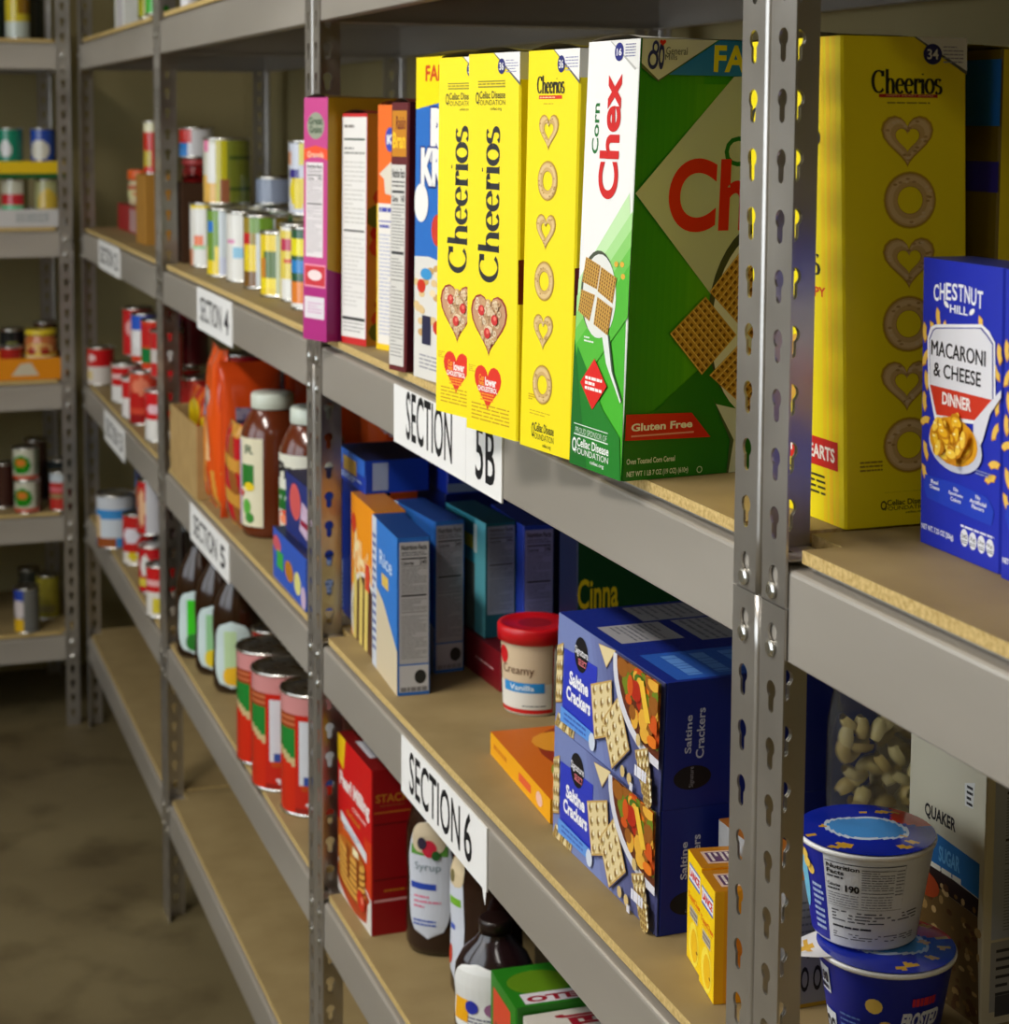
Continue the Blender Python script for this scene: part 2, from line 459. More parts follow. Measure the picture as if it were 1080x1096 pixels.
def beam_mesh(length, name='beam'):
    """front beam along y, face at x=0, board top at z=0; rivet studs at both ends"""
    prof = [(.016, -.0750), (.0012, -.0750), (0, -.0738), (0, -.0180), (.0006, -.0160), (.0022, -.0148), (.0045, -.0145), (.0135, -.0145), (.0135, -.0085), (.032, -.0085)]
    mb = MB(); a, b = .003, length-.003; t = .0014; n = len(prof); inner = []
    for i in range(n):
        p0, p1, p2 = prof[max(i-1, 0)], prof[i], prof[min(i+1, n-1)]
        n1 = Vector((p1[1]-p0[1], p0[0]-p1[0])); n2 = Vector((p2[1]-p1[1], p1[0]-p2[0]))
        m = ((n1.normalized() if n1.length else Vector((0, 0)))+(n2.normalized() if n2.length else Vector((0, 0)))).normalized()
        d = m.dot((n1 if n1.length else n2).normalized()); inner.append((p1[0]+m.x*t/max(d, .5), p1[1]+m.y*t/max(d, .5)))
    loop = prof+inner[::-1]; N = len(loop)
    for i in range(N):
        p, q = loop[i], loop[(i+1) % N]
        mb.face([(p[0], a, p[1]), (q[0], a, q[1]), (q[0], b, q[1]), (p[0], b, p[1])][::-1], mat=BEAM, smooth=(3 <= i <= 5))
    for i in range(n-1):
        for y in (a, b):
            q = [(prof[i][0], y, prof[i][1]), (prof[i+1][0], y, prof[i+1][1]), (inner[i+1][0], y, inner[i+1][1]), (inner[i][0], y, inner[i][1])]
            mb.face(q if y == a else q[::-1], mat=BEAM)
    return mb
def add_rivets(mb, zt, length):
    for yy in (.0195, length-.0195):
        k0 = round((KEY0-(zt-.021))/PITCH)
        for k in (k0, k0+1):
            z = KEY0-PITCH*k-.0105-zt
            if not -.076 < z < -.01: continue
            for j, (r0, h0, r1, h1) in enumerate(((.0034, 0, .0034, -.0034), (.0056, -.0030, .0056, -.0046), (.0056, -.0046, .0040, -.0056))):
                for i in range(14):
                    A, B = 2*PI*i/14, 2*PI*(i+1)/14
                    mb.face([(h0, yy+r0*math.cos(A), z+r0*math.sin(A)), (h0, yy+r0*math.cos(B), z+r0*math.sin(B)), (h1, yy+r1*math.cos(B), z+r1*math.sin(B)), (h1, yy+r1*math.cos(A), z+r1*math.sin(A))][::-1], mat=TIN, smooth=True)
            mb.face([(-.0056, yy+.004*math.cos(2*PI*i/14), z+.004*math.sin(2*PI*i/14)) for i in range(14)][::-1], mat=TIN)
            mb.face([(-.0030, yy+.0056*math.cos(2*PI*i/14), z+.0056*math.sin(2*PI*i/14)) for i in range(14)], mat=TIN)
_bm = {}
def beam(zt, length, parent, loc, rz, rivets=True):
    k = (round(zt, 4), length, rivets)
    if k not in _bm:
        mb = beam_mesh(length)
        if rivets: add_rivets(mb, zt, length)
        _bm[k] = mb.mesh('beam')
    o = bpy.data.objects.new('beam', _bm[k]); COL.objects.link(o); o.parent = parent; o.location = loc; o.rotation_euler = (0, 0, rz); return o
def board_mesh():
    x0, x1, y0, y1, nx, ny = .0075, D_-.0075, .005, W_-.005, .036, .044; t = .0085
    P = [(x0, ny), (nx, ny), (nx, y0), (D_-nx, y0), (D_-nx, ny), (x1, ny), (x1, W_-ny), (D_-nx, W_-ny), (D_-nx, y1), (nx, y1), (nx, W_-ny), (x0, W_-ny)]
    P = P[::-1]
    # counter clockwise seen from above
    a = sum(P[i-1][0]*P[i][1]-P[i][0]*P[i-1][1] for i in range(len(P)))
    if a < 0: P = P[::-1]
    mb = MB()
    for i in range(len(P)):
        a, b = P[i-1], P[i]
        mb.face([(a[0], a[1], -t), (b[0], b[1], -t), (b[0], b[1], 0), (a[0], a[1], 0)], mat=BEDGE)
    mb.face([(x, y, 0) for x, y in P], mat=BTOP); mb.face([(x, y, -t) for x, y in P][::-1], mat=BTOP)
    return mb.mesh('shelf_board')
BOARD = board_mesh()
def rack(x, y, rz, label):
    r = empty('storage_rack', (x, y, 0), rz)
    tag(r, label, 'shelving')
    g = .0004
    for (px, py, sx, sy) in ((0, g, 1, 1), (0, W_-g, 1, -1), (D_, g, -1, 1), (D_, W_-g, -1, -1)):
        o = bpy.data.objects.new('post', POSTS[(sx, sy)]); COL.objects.link(o); o.parent = r; o.location = (px, py, 0)
        m = o.modifiers.new('thickness', 'SOLIDIFY'); m.thickness = .0017; m.offset = -1
    for z in LEVELS:
        o = bpy.data.objects.new('shelf_board', BOARD); COL.objects.link(o); o.parent = r; o.location = (0, 0, z-.0004)
        beam(z, W_, r, (.0026, 0, z), 0)
        beam(z, W_, r, (D_-.0026, W_, z), PI)
        beam(z, D_, r, (D_, .0030, z), PI/2, False)
        beam(z, D_, r, (0, W_-.0030, z), -PI/2, False)
    return r
rack(0, -W_, 0, 'grey metal shelving unit nearest the camera, holding the macaroni box')
rack(0, 0, 0, 'grey metal shelving unit carrying the SECTION 5B and SECTION 6 signs')
rack(0, W_, 0, 'grey metal shelving unit with the big sauce jars and large red cans')
rack(0, 2*W_, 0, 'grey metal shelving unit at the far end of the long row')
rack(-.0165, 3*W_+.004, PI/2, 'grey metal shelving unit standing crosswise at the end of the aisle')

# ------------------------------------------------------------------ signs on the beams
WHITE = (232, 232, 230); BLK = (22, 22, 24)
def sign(y0, y1, z0, z1, label, draw, drop=0.0):
    Y, H = y0-y1, z1-z0; mb = MB()
    mb.box(.0006, .0022, y1, y0, z0, z1, WHITE, MATTE)
    fn = lambda u, v, h: (.0006-h, y0-u*Y, z0+v*H)
    draw(Art(mb, fn, MATTE, asp=Y/H))
    if drop:
        mb.face([(.0004, y1+.012, z0+.001), (.0004, y1, z0+.001), (.0004, y1+.003, z0-.014), (.0004, y1+.007, z0-.009)], WHITE, MATTE)
    tag(mb.build('section_sign'), label, 'sign')
def d5b(a):
    a.text('SECTION', 0.134, 0.154, 0.585, 0.988, BLK, bold=.012)
    a.text('5B', 0.789, 0.161, 0.949, 1.013, BLK, bold=.012)
    a.rect(.705, 0.0, .708, 1, (205, 205, 205))
sign(.856, .505, 1.1985, 1.2615, 'white SECTION 5B sign on the beam below the yellow cereal boxes', d5b)
def d6(a):
    a.text('SECTION', 0.109, 0.145, 0.720, 0.885, BLK, bold=.012); a.text('6', 0.762, 0.144, 0.849, 0.939, BLK, bold=.012)
sign(.827, .542, .8160, .8790, 'white SECTION 6 sign on the beam above the syrup bottles', d6, 1)
def dn(t, n):
    def f(a): a.text(t, .1, .22, .72, .8, BLK, bold=.012); a.text(n, .8, .22, .92, .8, BLK, bold=.02)
    return f
sign(2.045, 1.749, 1.196, 1.266, 'white SECTION 4 sign on the beam above the orange bags', dn('SECTION', '4'))
sign(2.134, 1.790, .8150, .8790, 'white SECTION 5 sign on the beam below the brown carton', dn('SECTION', '5'))
sign(3.322, 2.975, 1.202, 1.268, 'small blurred white section sign, topmost in the farthest unit of the row', dn('SECTION', '2'))
sign(3.262, 2.942, .806, .876, 'small blurred white section sign above the blue bag in the farthest unit', dn('SECTION', '3'))
# ------------------------------------------------------------------ upper cereal shelf, SECTION 5B
YEL = (246, 226, 4); INK = (38, 36, 30)
def celiac(a, u0, v0, u1, v1, col):
    h = v1-v0
    a.text('Celiac Disease', u0+(u1-u0)*.12, v0+h*.62, u1, v0+h, col, bold=.02); a.text('FOUNDATION', u0+(u1-u0)*.08, v0+h*.30, u1, v0+h*.56, col)
    a.text('celiac.org', u0+(u1-u0)*.5, v0, u1-(u1-u0)*.12, v0+h*.2, col, bold=.01)
    a.ring(u0+(u1-u0)*.05, v0+h*.66, (u1-u0)*.06, h*.3, .35, col)
def corner(a, u0, v0, cu, cv, ru, rv, num='36', w=(236, 236, 232)):
    a.poly([(u0, 1), (1, v0), (1, 1)], (90, 90, 90)); a.poly([(u0+.02, 1), (1, v0+.008), (1, 1)], w)
    a.ell(cu, cv, ru, rv, (28, 30, 110), 24); a.text(num, cu-ru*.6, cv-rv*.5, cu+ru*.6, cv+rv*.5, w, bold=.02)
    a.rows(cu+ru*1.15, cv-rv*.9, .97, cv+rv*.9, 5, (150, 150, 186), .35)
def oat(a, u, v, ru, rv, heart):
    for q, c, w in ((1.06, (196, 160, 20), .52), (1.0, (168, 128, 62), .5), (.97, (208, 172, 108), .46), (.9, (224, 194, 136), .22)):
        a.ring(u, v, ru*q, rv*q, w if not heart else w*1.04, c, heart)
    R = random.Random(int(u*900+v*7000)); 
    for k in range(16):
        t = R.uniform(0, 2*PI); q = R.uniform(.66, .88)
        x, y = (math.cos(t), math.sin(t)) if not heart else (math.sin(t)**3, (13*math.cos(t)-5*math.cos(2*t)-2*math.cos(3*t)-math.cos(4*t))/16+.08)
        a.ell(u+ru*q*x, v+rv*q*y, ru*.09, rv*.05, R.choice([(180, 140, 78), (226, 200, 150), (190, 150, 90)]), 7)
def y_face(a):
    corner(a, .5, .915, .66, .965, .07, .02)
    a.rect(0.209, 0.915, 0.730, 0.911, (150, 140, 30)); a.rect(0.208, 0.929, 0.729, 0.926, (150, 140, 30))
    a.rows(0.209, 0.917, 0.729, 0.924, 1, (150, 140, 30))
    celiac(a, 0.167, 0.850, 0.731, 0.902, (70, 66, 20))
    a.text('Cheerios', 0.222, 0.401, 0.640, 0.811, (30, 30, 34), rot=90, serif=True, thick=.27, thin=.08)
    u, v = 0.450, 0.293
    a.heart(u, v, .355, .09, (150, 30, 26)); a.heart(u, v+.001, .325, .083, (196, 150, 112))
    R = random.Random(3)
    for k in range(170):
        x, y = R.uniform(-1, 1), R.uniform(-1.1, .8)
        inside = (x*x+(y+.05-abs(x)*.62)**2*1.05) < .72 and y > -1.0+abs(x)*.6
        if not inside: continue
        c = R.choice([(226, 200, 160), (206, 166, 122), (235, 216, 184)])
        a.ring(u+x*.3, v+y*.076, .032, .0085, .55, c, n=9)
    for x, y in ((-.13, .032), (.14, .012), (-.01, -.026)):
        a.ell(u+x, v+y, .062, .0145, (206, 44, 40), 12); a.ell(u+x+.012, v+y+.004, .028, .006, (240, 120, 100), 8)
    u, v = 0.437, 0.124
    a.heart(u, v, .262, .066, (226, 46, 18))
    a.text('Can', u-.17, v+.014, u-.07, v+.030, (250, 170, 40), bold=.02); a.text('help', u-.17, v-.002, u-.07, v+.014, (250, 170, 40), bold=.02)
    a.text('lower', u-.05, v+.002, u+.17, v+.026, (250, 245, 240), bold=.03); a.text('CHOLESTEROL', u-.19, v-.014, u+.19, v, (250, 245, 240), bold=.03)
    a.rows(u-.14, v-.040, u+.12, v-.017, 3, (250, 160, 40), .5)
    a.rows(.12, .028, .86, .078, 5, (205, 160, 10), .35)
    a.rows(.06, .155, .2, .175, 4, (205, 160, 10), .35)
def y_right(a):
    a.rect(.0, .355, .12, .47, (110, 24, 30)); a.rect(.3, .5, 1, .9, (225, 205, 10)); a.text('Cheerios', .15, .62, .9, .78, INK, serif=True)
    a.rect(0, .93, .12, 1, (225, 225, 220))
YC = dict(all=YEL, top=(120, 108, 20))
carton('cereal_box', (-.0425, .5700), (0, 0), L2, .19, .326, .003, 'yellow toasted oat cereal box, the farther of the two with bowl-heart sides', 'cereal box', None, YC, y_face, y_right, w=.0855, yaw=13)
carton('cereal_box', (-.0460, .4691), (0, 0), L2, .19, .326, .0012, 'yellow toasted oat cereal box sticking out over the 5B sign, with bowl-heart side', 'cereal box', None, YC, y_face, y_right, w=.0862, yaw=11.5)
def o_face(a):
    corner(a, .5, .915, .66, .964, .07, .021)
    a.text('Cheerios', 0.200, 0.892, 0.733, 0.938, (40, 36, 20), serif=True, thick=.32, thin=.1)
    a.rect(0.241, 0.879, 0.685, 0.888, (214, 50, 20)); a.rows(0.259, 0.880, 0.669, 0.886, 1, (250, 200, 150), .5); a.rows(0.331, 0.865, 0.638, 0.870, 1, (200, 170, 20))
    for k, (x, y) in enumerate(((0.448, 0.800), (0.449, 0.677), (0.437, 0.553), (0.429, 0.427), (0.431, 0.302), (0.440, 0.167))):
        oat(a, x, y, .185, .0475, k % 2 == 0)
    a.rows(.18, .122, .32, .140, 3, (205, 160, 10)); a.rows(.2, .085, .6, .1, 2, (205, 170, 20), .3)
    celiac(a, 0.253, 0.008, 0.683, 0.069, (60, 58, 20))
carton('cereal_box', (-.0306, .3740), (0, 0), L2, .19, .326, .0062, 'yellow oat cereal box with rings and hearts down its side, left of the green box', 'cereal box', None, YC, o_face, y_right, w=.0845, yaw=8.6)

# green and white corn cereal box
GRN = (22, 128, 24); LGR = (70, 180, 40); PALE = (170, 222, 150); WHT = (238, 238, 236)
def waffle(a, pts, n=7):
    """a square of woven cereal between four corners (bl, br, tr, tl)"""
    P = [Vector((p[0], p[1])) for p in pts]
    f = lambda s, t: tuple((P[0]*(1-s)+P[1]*s)*(1-t)+(P[3]*(1-s)+P[2]*s)*t)
    a.poly([f(0, 0), f(1, 0), f(1, 1), f(0, 1)], (196, 146, 62))
    L = a.lay([f(0, 0), f(1, 1), f(0, 1), f(1, 0)]); dark = []; light = []
    for i in range(n):
        for j in range(n):
            s, t = (i+.5)/n, (j+.5)/n; d = .24/n
            dark.append([f(s-d, t-d), f(s+d, t-d), f(s+d, t+d), f(s-d, t+d)])
            light.append([f(s-d*1.8, t-d*1.8), f(s-d*1.1, t-d*1.8), f(s-d*1.1, t+d*1.8), f(s-d*1.8, t+d*1.8)])
    a.put(light, (232, 196, 104), L); a.put(dark, (116, 74, 22), L)
def chex_face(a):
    a.poly([(0, 0), (1, 0), (0.925, 0.654), (0.016, 0.441)], LGR)
    # printed fan of greens
    e0 = (0.925, 0.654); e1 = (0.016, 0.441)
    for k, c in enumerate(((196, 232, 178), (170, 222, 146), (140, 208, 110), (108, 196, 76), (82, 184, 52))):
        t = k/5; b0 = 1-t*.5; a.poly([(1, e0[1]-t*.20), (1, e0[1]-t*.20-.12), (0, e1[1]-t*.2-.12), (0, e1[1]-t*.2 if k else e1[1])] if k else [e0, (1, e0[1]-.12), (0, e1[1]-.12), e1], c)
    a.poly([(0, .2), (0.069, 0.283), (0.610, 0.150), (0.950, 0.098), (1, 0), (0, 0)], (24, 124, 30))
    a.poly([(0, .30), (0, 0), (.35, 0)], (14, 106, 26))
    a.text('Corn', 0.161, 0.739, 0.289, 0.857, (12, 110, 40), rot=90, bold=.02)
    a.text('Chex', 0.322, 0.636, 0.697, 0.923, (206, 28, 26), rot=90, bold=.028, res=8)
    a.poly([(0.439, 0.998), (0.921, 0.930), (1.025, 0.940), (1.002, 1.000)], (180, 180, 176)); a.poly([(0.465, 0.998), (0.962, 0.932), (1.028, 0.932), (1.002, 1.000)], (226, 226, 222))
    a.ell(*(0.619, 0.973), .085, .021, (28, 34, 120), 24); a.text('16', 0.571, 0.964, 0.667, 0.981, (226, 226, 232), bold=.03); a.rows(0.734, 0.959, 0.922, 0.992, 5, (110, 110, 150), .4)
    c = (0.418, 0.412)
    a.ell(c[0]+.0, c[1]+.004, .335, .1, (70, 78, 60), 26); a.ell(c[0]+.03, c[1]-.002, .325, .098, (226, 228, 222), 26)
    a.poly([(0.529, 0.328), (0.655, 0.324), (0.755, 0.244), (0.954, 0.181), (0.938, 0.176), (0.841, 0.203), (0.643, 0.258)], (226, 230, 226)); a.poly([(0.655, 0.324), (0.682, 0.325), (0.791, 0.241), (0.971, 0.184), (0.954, 0.181), (0.755, 0.244)], (60, 84, 60))
    waffle(a, [(0.110, 0.437), (0.405, 0.425), (0.457, 0.481), (0.163, 0.497)]); waffle(a, [(0.424, 0.421), (0.716, 0.399), (0.773, 0.459), (0.475, 0.479)])
    waffle(a, [(0.050, 0.367), (0.287, 0.347), (0.374, 0.411), (0.097, 0.419)]); waffle(a, [(0.379, 0.343), (0.655, 0.324), (0.720, 0.389), (0.429, 0.408)])
    for x, y in (((0.753, 0.490)), ((0.857, 0.491)), ((0.884, 0.464))): a.ell(x, y, .04, .007, (224, 176, 60), 8)
    c = (0.419, 0.203)
    a.poly([(c[0]-.26, c[1]-.003), (c[0], c[1]-.06), (c[0]+.26, c[1]+.003), (c[0], c[1]+.06)], (222, 30, 22))
    a.rows(c[0]-.16, c[1]-.018, c[0]+.17, c[1]+.018, 3, (250, 240, 236), .6); a.rows(0.194, 0.296, 0.390, 0.313, 2, (230, 240, 226))
    a.rect(0.073, 0.073, 0.744, 0.076, (220, 236, 220)); a.rect(0.065, 0.098, 0.736, 0.100, (220, 236, 220)); a.text('PROUD SPONSOR OF', 0.100, 0.078, 0.720, 0.092, (200, 224, 200))
    celiac(a, 0.055, 0.012, 0.765, 0.068, (240, 244, 238))
def chex_right(a):
    a.rect(0, 0, 1, 1, (58, 158, 20))
    for k in range(9):
        t = k/9; a.poly([(t*.26, 1), ((t+.14)*.26+.001, 1), ((t+.14)*.26+.001, 0), (t*.26, 0)], (int(20+60*t), int(126+36*t), int(16+4*t)))
    for k in range(8):
        t = k/8; a.poly([(.24+t*.3, .9), (.28+t*.3, .9), (.28+t*.3, 0), (.24+t*.3, 0)], (int(80+40*t), int(164+16*t), 20))
    a.poly([(0, .095), (.05, .12), (0.125, 0.156), (0.297, 0.245), (1, .4), (1, 0), (0, 0)], (22, 112, 22))
    a.poly([(-0.010, 0.654), (0.393, 0.918), (0.429, 0.919), (1, .92), (1, .1), (0.342, 0.417)], (196, 202, 172))
    a.poly([(0, 1), (0, (-0.000, 1.000)[1]-.065), (0.073, 0.904), (0.317, 1.002), (.4, 1)], (80, 90, 60)); a.poly([(0, 1), (0, (-0.000, 1.000)[1]-.055), (0.073, 0.908), (0.317, 1.004), (.4, 1)], (208, 206, 186))
    a.poly([(0.115, 0.920), (0.325, 1.000), (1, 1), (1, .9), (0.458, 0.919)], (34, 122, 184)); a.text('FAMILY', 0.302, 0.928, 0.707, 0.989, (232, 214, 30), bold=.03)
    a.text('General', 0.099, 0.965, 0.188, 0.982, (60, 60, 60)); a.text('Mills', 0.096, 0.953, 0.146, 0.965, (60, 60, 60))
    a.ring(*(0.046, 0.953), .022, .022, .42, (26, 34, 100), n=20); a.ring(*(0.055, 0.980), .014, .016, .5, (26, 34, 100)); a.ring(*(0.080, 0.961), .012, .03, .5, (26, 34, 100)); a.heart(*(0.083, 0.991), .013, .008, (214, 40, 24))
    a.text('Corn', 0.367, 0.713, 0.677, 0.782, (14, 110, 34), bold=.01)
    a.text('Chex', 0.138, 0.564, 0.809, 0.732, (218, 32, 18), bold=.03, res=10)
    # spoon with cereal squares
    c = (0.562, 0.342)
    a.ell(c[0], c[1]+.02, .235, .225, (66, 72, 52), 40); a.ell(c[0]+.014, c[1]+.005, .23, .222, (222, 222, 214), 40)
    a.poly([(0.381, 0.164), (0.531, 0.140), (0.502, 0.053), (0.495, -0.008), (0.450, -0.006), (0.467, 0.077)], (204, 210, 206)); a.poly([(0.363, 0.182), (0.381, 0.164), (0.467, 0.077), (0.450, -0.006), (0.441, -0.006), (0.450, 0.077)], (70, 90, 60))
    waffle(a, [(0.314, 0.234), (0.456, 0.323), (0.314, 0.415), (0.169, 0.333)], 8); waffle(a, [(0.346, 0.232), (0.531, 0.140), (0.657, 0.220), (0.482, 0.309)], 8)
    waffle(a, [(0.329, 0.426), (0.475, 0.340), (0.618, 0.446), (0.474, 0.531)], 8); waffle(a, [(0.501, 0.326), (0.664, 0.233), (0.799, 0.331), (0.641, 0.432)], 8)
    a.poly([(0, (0.001, 0.094)[1]), (0, (-0.004, 0.154)[1]), (0.277, 0.148), (0.363, 0.088)], (206, 24, 18)); a.text('Gluten Free', 0.023, 0.114, 0.282, 0.132, (242, 236, 226), bold=.03)
    a.rect(0.024, 0.101, 0.289, 0.105, (230, 150, 140))
    a.text('Oven Toasted Corn Cereal', 0.013, 0.038, 0.217, 0.051, (220, 230, 214), bold=.02); a.text('NET WT 1 LB 7 OZ (19 OZ) (610g)', 0.016, 0.006, 0.276, 0.022, (220, 230, 214), bold=.02)
    a.ring(*(0.325, 0.013), .012, .008, .25, (210, 222, 200))
def dim_top(a): a.rect(.05, .05, .95, .5, (210, 208, 198))
carton('cereal_box', (-.0213, .2812), (0, 0), L2, .205, .330, .0125, 'green and white corn squares cereal box beside the near post', 'cereal box', None, dict(all=WHT, right=GRN, top=(200, 200, 190)), chex_face, chex_right, w=.0835, yaw=5.5)

# yellow box right of the post, turned with its front to the aisle
def r_right(a):
    corner(a, .57, .925, *(0.721, 0.966), .075, .021, '34', (225, 228, 236))
    a.text('Cheerios', 0.229, 0.885, 0.799, 0.935, (30, 28, 16), serif=True, thick=.3, thin=.09)
    a.rect(0.290, 0.878, 0.760, 0.885, (176, 30, 24)); a.text('HAPPY HEART SHAPES', 0.349, 0.880, 0.728, 0.884, (240, 190, 120)); a.rows(0.356, 0.865, 0.699, 0.870, 1, (150, 130, 20), .6)
    for k, (x, y) in enumerate(((0.515, 0.794), (0.534, 0.671), (0.523, 0.547), (0.518, 0.418), (0.501, 0.294), (0.518, 0.167))): oat(a, x, y, .2, .055, k % 2 == 0)
    a.rows(.12, .115, .3, .14, 3, (150, 120, 20)); a.text('PROUD SPONSOR OF', 0.318, 0.070, 0.702, 0.071, (90, 84, 20))
    celiac(a, 0.287, 0.023, 0.687, 0.055, (30, 30, 14))
def r_face(a):
    for k, (u, c) in enumerate(((.78, (250, 214, 10)), (.84, (252, 206, 20)), (.9, (250, 214, 10)))):
        a.rect(u, .0, u+.04, 1, c)
    a.text('Cheerios', .01, ((0.778, 0.782)[1]), 0.782, 0.863, INK, serif=True, thick=.3); a.text('Cheerios', .01, ((0.765, 0.514)[1]), 0.768, 0.583, INK, serif=True, thick=.3)
    a.text('HAPPY', .5, .47, .82, .49, (214, 50, 20), bold=.02)
    a.rect(.2, .115, .93, .175, (206, 34, 24)); a.text('HAPPY HEARTS', .25, .13, .9, .16, (250, 240, 230), bold=.03)
    a.rows(.2, .04, .8, .1, 5, (60, 54, 20), .4)
    a.heart(.4, .3, .2, .1, (210, 160, 60))
carton('cereal_box', (.0600, .1230), (.0626, -.0021), L2, .0955, .325, -.0115, 'yellow oat cereal box just right of the near post, rings and hearts facing us', 'cereal box', None, YC, r_face, r_right)
def r2_right(a):
    a.rows(.2, .9, .9, .95, 2, (120, 100, 10))
    a.facts(.22, .1, .95, .9, (196, 200, 206))
def r2_face(a): a.rect(.1, .84, 1, .98, (30, 110, 190)); a.rect(.1, .70, 1, .765, (50, 40, 120))
carton('cereal_box', (.1690, .085), (.1705, -.006), L2, .20, .318, 0, 'yellow cereal box with nutrition panel at the right edge', 'cereal box', None, dict(all=(230, 208, 10), face=(110, 90, 10)), r2_face, r2_right)  # aisle side in darkened yellow: its shade is put into the colour

# macaroni and cheese
BLU = (28, 44, 178); MAC = (240, 196, 84)
def macpiece(a, u, v, rot, s=1.0):
    c = math.cos(math.radians(rot)); d = math.sin(math.radians(rot)); P = []; Q = []
    for i in range(7):
        t = (i/6-.5)*1.7; x, y = math.sin(t)*.075*s, (math.cos(t)-.8)*.05*s
        n = (math.sin(t)*.026*s, math.cos(t)*.026*s)
        P.append((x+n[0], y+n[1])); Q.append((x-n[0], y-n[1]))
    pts = [(u+(x*c-y*d), v+(x*d+y*c)*a.asp) for x, y in P+Q[::-1]]
    a.poly(pts, (206, 140, 30)); pts = [(u+(x*c-y*d)*.85, v+.002+(x*d+y*c)*a.asp*.85) for x, y in P+Q[::-1]]; a.poly(pts, MAC)
def mac_face(a):
    s = 'CHESTNUT'
    for i, ch in enumerate(s):
        t = (i-3.5)/3.5; u = .455+t*.27; v = .868-abs(t)**2*.012
        a.text(ch, u-.033, v, u+.033, v+.058, (240, 242, 246), bold=.02)
    a.text('HILL', .36, .825, .58, .853, (240, 242, 246), bold=.02)
    a.ell(.315, .85, .035, .009, WHT, 12, -30); a.ell(.63, .84, .035, .009, WHT, 12, 30)
    for x, y, r in ((.22, .80, 100), (.30, .76, 80), (.16, .755, 120), (.05, .74, 95), (.06, .65, 60), (.08, .575, 100), (.06, .50, 95), (.06, .43, 20), (.08, .33, 110), (.07, .25, 120), (.75, .80, 110), (.68, .775, 130), (.78, .755, 120), (.93, .66, 130), (.95, .55, 85), (.93, .46, 60), (.92, .35, 10), (.88, .30, 20), (.97, .72, 100)):
        macpiece(a, x, y, r)
    a.poly([(0.086, 0.722), (0.125, 0.763), (0.196, 0.776), (0.756, 0.806), (0.845, 0.788), (0.914, 0.755), (0.930, 0.568), (0.744, 0.473), (0.194, 0.447), (0.103, 0.563)], (240, 240, 244))
    a.poly([(0.111, 0.721), (0.156, 0.755), (0.197, 0.765), (0.757, 0.795), (0.824, 0.777), (0.897, 0.751), (0.908, 0.572), (0.726, 0.485), (0.216, 0.466), (0.130, 0.561)], (60, 60, 150))
    a.poly([(0.121, 0.718), (0.168, 0.753), (0.209, 0.762), (0.746, 0.791), (0.813, 0.773), (0.886, 0.747), (0.897, 0.566), (0.134, 0.564)], (226, 226, 232))
    a.poly([(0.132, 0.564), (0.897, 0.566), (0.734, 0.485), (0.224, 0.466)], (206, 52, 28))
    a.text('MACARONI', 0.143, 0.669, 0.809, 0.721, (18, 18, 24), bold=.0, res=3); a.text('MACARONI', 0.149, 0.669, 0.815, 0.721, (18, 18, 24), bold=.0, res=3); a.text('& CHEESE', 0.178, 0.598, 0.763, 0.647, (18, 18, 24), bold=.016, res=6); a.text('DINNER', 0.295, 0.508, 0.651, 0.551, (240, 234, 230), bold=.03)
    u, v = 0.452, 0.385
    a.poly([(0.683, 0.478), (0.855, 0.549), (1.025, 0.606), (1.026, 0.581), (0.878, 0.519), (0.795, 0.424), (0.689, 0.351)], (222, 222, 232))
    a.ell(u+.01, v-.01, .33, .088, (200, 204, 222), 26)
    a.ell(u-.01, v+.006, .3, .082, (226, 160, 24), 22)
    R = random.Random(5)
    for k in range(26):
        t = R.uniform(0, 2*PI); q = R.uniform(0, .85)**.7; x, y = u-.01+.27*q*math.cos(t), v+.012+.078*q*math.sin(t)
        a.ell(x, y, .075, .02, (204, 134, 18), 12, R.uniform(0, 180)); a.ell(x-.008, y+.004, .062, .0155, R.choice([(244, 190, 40), (250, 206, 70), (238, 178, 30)]), 12, R.uniform(0, 180)); a.ell(x-.02, y+.008, .02, .004, (255, 236, 150), 8)
    a.poly([(.07, .245), (.5, .25), (.85, .24), (.93, .2), (.9, .15), (.5, .155), (.1, .165), (.06, .2)], (30, 62, 190))
    for s_, x in ((('Real', 'Cheese'), .2), (('No', 'Synthetic', 'Colors'), .47), (('No', 'Artificial', 'Flavors'), .74)):
        for i, t in enumerate(s_):
            wd = .018*len(t); a.text(t, x-wd/2-.01, .222-.018*i, x+wd/2+.01, .236-.018*i, (226, 228, 240), bold=.03)
    a.rows(.72, .305, .9, .325, 2, (140, 150, 200)); a.text('NET WT. 7.25 OZ (206g)', .03, .045, .44, .070, (226, 228, 240), bold=.03)
    a.rows(.53, .108, .93, .118, 1, (226, 228, 240), .7)
    for k in range(4):
        x = .53+k*.103; a.ell(x+.047, .075, .047, .03, (232, 234, 240), 14); a.text(('240', '2g', '550mg', '9g')[k], x+.012, .072, x+.08, .088, (30, 30, 60)); a.rows(x+.012, .055, x+.08, .068, 2, (30, 30, 60))
MC = dict(all=BLU, top=(34, 44, 110))
def mac_right(a): a.facts(.12, .06, .88, .94, (200, 204, 216))
carton('macaroni_box', (.0912, -.0463), (.0881, -.1394), L2, .036, .184, -.003, 'blue macaroni and cheese box showing its whole front, right of the yellow box', 'pasta box', 'blue boxed macaroni', MC, mac_face, mac_right, flaps=False)
carton('macaroni_box', (.0850, -.1440), (.0820, -.2370), L2, .036, .184, -.003, 'blue macaroni and cheese box cut off by the right edge of the photo', 'pasta box', 'blue boxed macaroni', MC, mac_face, mac_right, flaps=False)

